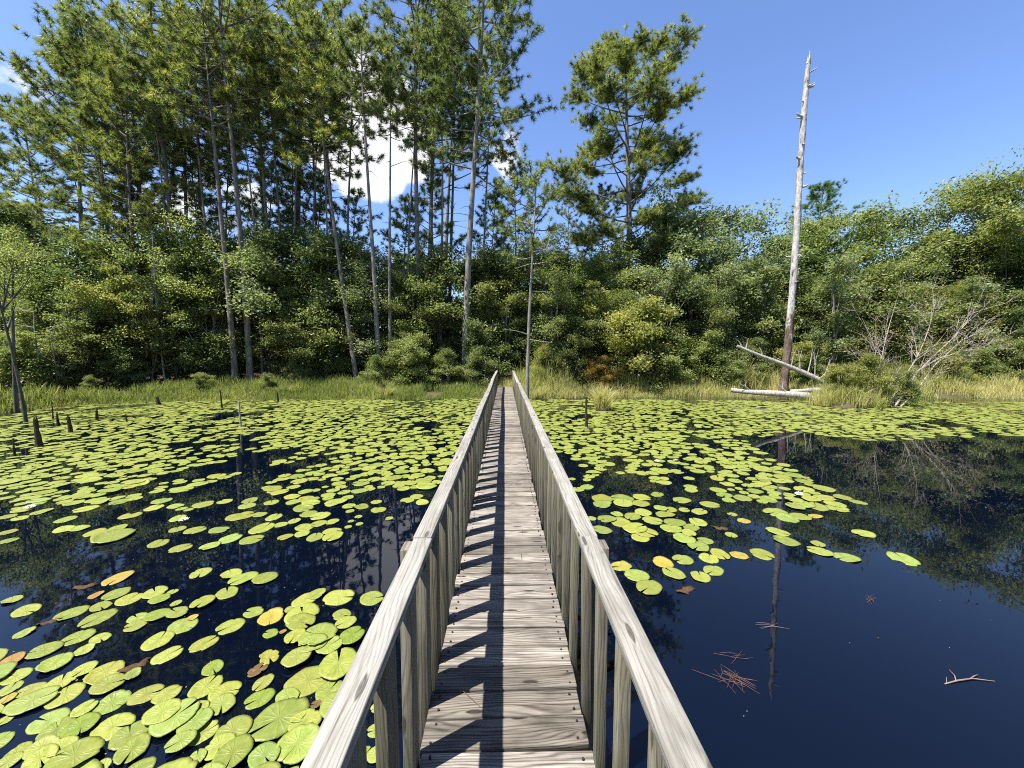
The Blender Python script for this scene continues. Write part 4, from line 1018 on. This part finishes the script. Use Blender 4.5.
for px, ty, v, c, wd_, lb in [(842, 366, 0, oy, 1.0, 'yellow-green bush on the hummock at the log end'), (866, 356, 1, (1.5, 1.35, 1.0), 1.0, 'tall bright bush in the middle of the hummock'), (902, 372, 2, lg, .9, 'smaller leafy bush at the foot of the bare pale branches')]:
    b = on_y(px, 400, YB+.2); b[2] = .12; plant('bush', BS[v], b, on_y(px, ty, YB+.2), lb, 'bush', 'bushes on the hummock by the logs', c, wd_)
bb = np.array(on_y(888, 408, YB)); M_tan = bark_mat('tan_twig_bark', (.16, .135, .11), (.36, .32, .27), (.52, .48, .42), 2)
root = empty('bare_bush', (bb[0], bb[1], .1))
tag(root, 'half dead bush with bare pale branches leaning over the water beside the hummock', 'bush')
tk = MB(); lv = []
def limb(pix, r0, sub, dz=0.):
    pts = np.array([on_y(x, y, YB+dz*i/len(pix)) for i, (x, y) in enumerate(pix)])-np.array([bb[0], bb[1], .1])
    tube(tk, pts, np.linspace(r0*.62, r0*.14, len(pts)), 6)
    for _ in range(int(sub*1.5)):
        i = int(rng.integers(1, len(pts))); q = pts[i]+(pts[i-1]-pts[i])*rng.random()
        d = unit(unit(pts[i]-pts[i-1])+rng.normal(size=3)*[.7, .6, .55]+[0, 0, .2]); l = rng.uniform(.5, 1.5)
        m = q+d*l*.5+rng.normal(size=3)*.06; e = q+d*l+[0, 0, .12]
        tube(tk, [q, m, e], [r0*.2, r0*.13, .004], 4)
        for _ in range(5):
            e2 = m+(e-m)*rng.random(); d2 = unit(d+rng.normal(size=3)*.7); l2 = rng.uniform(.25, .7)
            tube(tk, [e2, e2+d2*l2*.5+rng.normal(size=3)*.03, e2+d2*l2], [.008, .005, .002], 3); lv.append(e2+d2*l2)
limb([(892, 411), (906, 390), (919, 370), (935, 355), (951, 340), (965, 325), (974, 312)], .07, 16, .5)
limb([(884, 411), (900, 385), (916, 359), (924, 342), (930, 325), (936, 300)], .06, 16, 1.0)
limb([(919, 370), (940, 358), (960, 352), (985, 347)], .04, 7, -.5)
limb([(862, 395), (866, 378), (876, 352), (870, 335), (862, 318)], .04, 8, .8)
limb([(880, 408), (878, 372), (888, 330), (896, 302)], .045, 12, 1.5)
limb([(896, 411), (914, 394), (934, 366), (962, 340), (985, 330)], .05, 10, -.3)
link(bpy.data.objects.new('branches', tk.mesh('branches', M_tan, True)), root)
cr = MB(); lv = np.array(lv); lv = lv[rng.random(len(lv)) < .55]
leaves(cr, lv, 9, .14, .07, rng, np.clip(rng.normal(.6, .2, len(lv)), 0, 1))
c = link(bpy.data.objects.new('crown', cr.mesh('crown', M_leaf)), root); c.color = (1.5, 1.15, 1.0, 1)

# ------------------------------------------------------------------ marsh grass and tussocks
def grass(mb, cx, cy, cz, nb, hgt, spread, tint, w=.010, lean=.35):
    n = len(cx)*nb
    bx = np.repeat(cx, nb)+rng.normal(size=n)*spread; by = np.repeat(cy, nb)+rng.normal(size=n)*spread; bz = np.repeat(cz, nb)-.05
    h = np.repeat(hgt, nb)*rng.uniform(.5, 1.1, n); a = rng.uniform(0, 6.28, n); ln = np.abs(rng.normal(0, lean, n))*h
    dx, dy = np.cos(a), np.sin(a); f2 = rng.uniform(0, math.pi, n); sx, sy = np.cos(f2)*w, np.sin(f2)*w
    rows = []
    for t, ww in ((0, .8), (.45, 1), (.8, .6), (1, 0.02)):
        x = bx+dx*ln*t**2; y = by+dy*ln*t**2; z = bz+h*(t-.25*t**3*(ln/h))
        rows.append(np.stack([np.stack([x-sx*ww, y-sy*ww, z], 1), np.stack([x+sx*ww, y+sy*ww, z], 1)], 1))
    V = np.stack(rows, 1).reshape(-1, 3)
    i = np.arange(n)[:, None]*8
    f = np.concatenate([i+[0, 1, 3, 2], i+[2, 3, 5, 4], i+[4, 5, 7, 6]])
    t = np.clip(np.repeat(tint, nb)+rng.normal(0, .12, n), 0, 1)
    mb.add(V, f, np.repeat(t, 8))
def belt(x0, x1, d0, d1, n, nb, h0, tint0, name, label, sd, gap=-.45):
    x = rng.uniform(x0, x1, n); d = d0+(d1-d0)*rng.random(n)**1.2; y = shore(x)+d
    nz = vnoise(x, y, 1.4, sd); ok = (nz > gap) & ((np.abs(x) > .62) | (d > .9))
    x, y, d, nz = x[ok], y[ok], d[ok], nz[ok]
    h = h0*np.clip(.62+.62*vnoise(x, y, 2.2, sd+9)+.4*rng.random(len(x)), .3, 1.5)*np.clip(.5+.4*d, .4, 1)
    mb = MB(); grass(mb, x, y, ground_z(x, y), nb, h, .10, np.clip(tint0+.25*vnoise(x, y, .9, sd+5)+rng.normal(0, .1, len(x)), 0, 1))
    tag(mb.obj(name, M_grass), label, 'marsh grass', kind='stuff')
belt(-24, -.7, -.5, 2.6, 2500, 20, .72, .06, 'shore_grass', 'shaded green marsh grass along the left far shore', 61, -.55)
belt(.7, 34, -.5, 4.8, 4300, 18, 1.35, .52, 'marsh_grass', 'sunlit straw-yellow marsh grass along the right far shore', 62, -.42)
belt(-1.6, 1.8, .3, 4.5, 420, 18, .6, .55, 'path_grass', 'low yellowish grass growing at the landing of the bridge', 63, -1)
# low green sedge in the shallow water on the right
x = rng.uniform(5, 30, 900); y = shore(x)-rng.random(900)*1.3
mb = MB(); grass(mb, x, y, 0*x, 7, np.full(900, .12), .08, np.full(900, .25), .006, .8)
tag(mb.obj('water_weed', M_grass), 'short green weeds in shallow water before the right marsh', 'water weeds', kind='stuff')
ga = rng.uniform(0, 6.28, 130); gq = np.sqrt(rng.random(130))
gxx = c0[0]-.1+1.6*gq*np.cos(ga); gyy = c0[1]+.9+.75*gq*np.sin(ga)
mb = MB(); grass(mb, gxx, gyy, np.full(130, .1), 22, rng.uniform(.5, 1.15, 130), .10, np.clip(rng.normal(.6, .15, 130), 0, 1), .008, .4)
tag(mb.obj('hummock_grass', M_grass), 'tall yellow-green grass covering the hummock by the fallen log', 'grass', kind='stuff')
def tussock(px, py, h, r, nb, tint, label):
    p = on_z(px, py, 0); root = empty('grass_tussock', p); tag(root, label, 'grass tussock', 'grass tussocks in the water')
    mb = MB(); tube(mb, [(0, 0, -.2), (0, 0, .05), (0, 0, .16)], [r*.9, r*.85, r*.4], 12, .5, True, .1); mb.obj('base', M_stump, root, True)
    mb = MB(); k = 26; a = rng.uniform(0, 6.28, k); q = r*.7*np.sqrt(rng.random(k))
    grass(mb, q*np.cos(a), q*np.sin(a), np.full(k, .1), nb, np.full(k, h), .05, np.clip(rng.normal(tint, .15, k), 0, 1), .008, .55)
    mb.obj('blades', M_grass, root)
tussock(603, 410, .95, .34, 30, .68, 'tall yellow grass tussock standing in the water right of the bridge')
tussock(386, 399, .6, .28, 22, .4, 'green grass tussock at the shore below the two slim trunks')
tussock(330, 396, .5, .3, 20, .35, 'green grass tussock below the slanting pine foot')
tussock(296, 397, .65, .35, 24, .45, 'broad grass tussock at the shore right of the shore pines')

# ------------------------------------------------------------------ far wood behind, reads as one mass
mb = MB(); r_ = np.random.default_rng(77)
Cs, Ts = [], []
for i in range(78):
    X = -62+i*1.72+r_.normal()*.8; Y = r_.uniform(31, 46); topz = (9.5 if X < 3 else 8.2)*(Y/31)*r_.uniform(.82, 1.05)
    if X < -14: topz *= .95
    for _ in range(16):
        c = np.array([X+r_.normal()*1.6, Y+r_.normal()*1.2, topz*r_.uniform(.02, .95)]); m = 30
        u = unit(r_.normal(size=(m, 3))); Cs.append(c+u*r_.uniform(.6, 1.5, (m, 1))*[1.2, 1, .8]); Ts.append(np.clip(r_.normal(.4, .12)+r_.normal(0, .1, m), 0, 1))
leaves(mb, np.concatenate(Cs), 9, .42, .42, r_, np.concatenate(Ts))
Cs, Ts = [], []
for i in range(74):  # unseen trees around the pond, added to block low sky and deepen deck shadows
    a = R(-42)-R(276)*(i+.5)/74; rr_ = r_.uniform(58, 72)
    X, Y = 8+rr_*math.cos(a+R(90))*1.0, 2+rr_*math.sin(a+R(90))*.62
    if Y > 10: X *= 1.25
    for _ in range(12):
        c = np.array([X+r_.normal()*3, Y+r_.normal()*3, r_.uniform(.5, 15)]); m = 12
        u = unit(r_.normal(size=(m, 3))); Cs.append(c+u*r_.uniform(1.0, 2.8, (m, 1))*[1.2, 1.2, .8]); Ts.append(np.clip(r_.normal(.45, .15)+r_.normal(0, .1, m), 0, 1))
leaves(mb, np.concatenate(Cs), 9, .8, .8, r_, np.concatenate(Ts))
o = mb.obj('far_woods', M_leaf); o.color = (1.1, 1.1, 1.0, 1)
tag(o, 'dense dark leafy wood behind the shore trees, plus an unseen ring added to block low sky light', 'woods', kind='stuff')
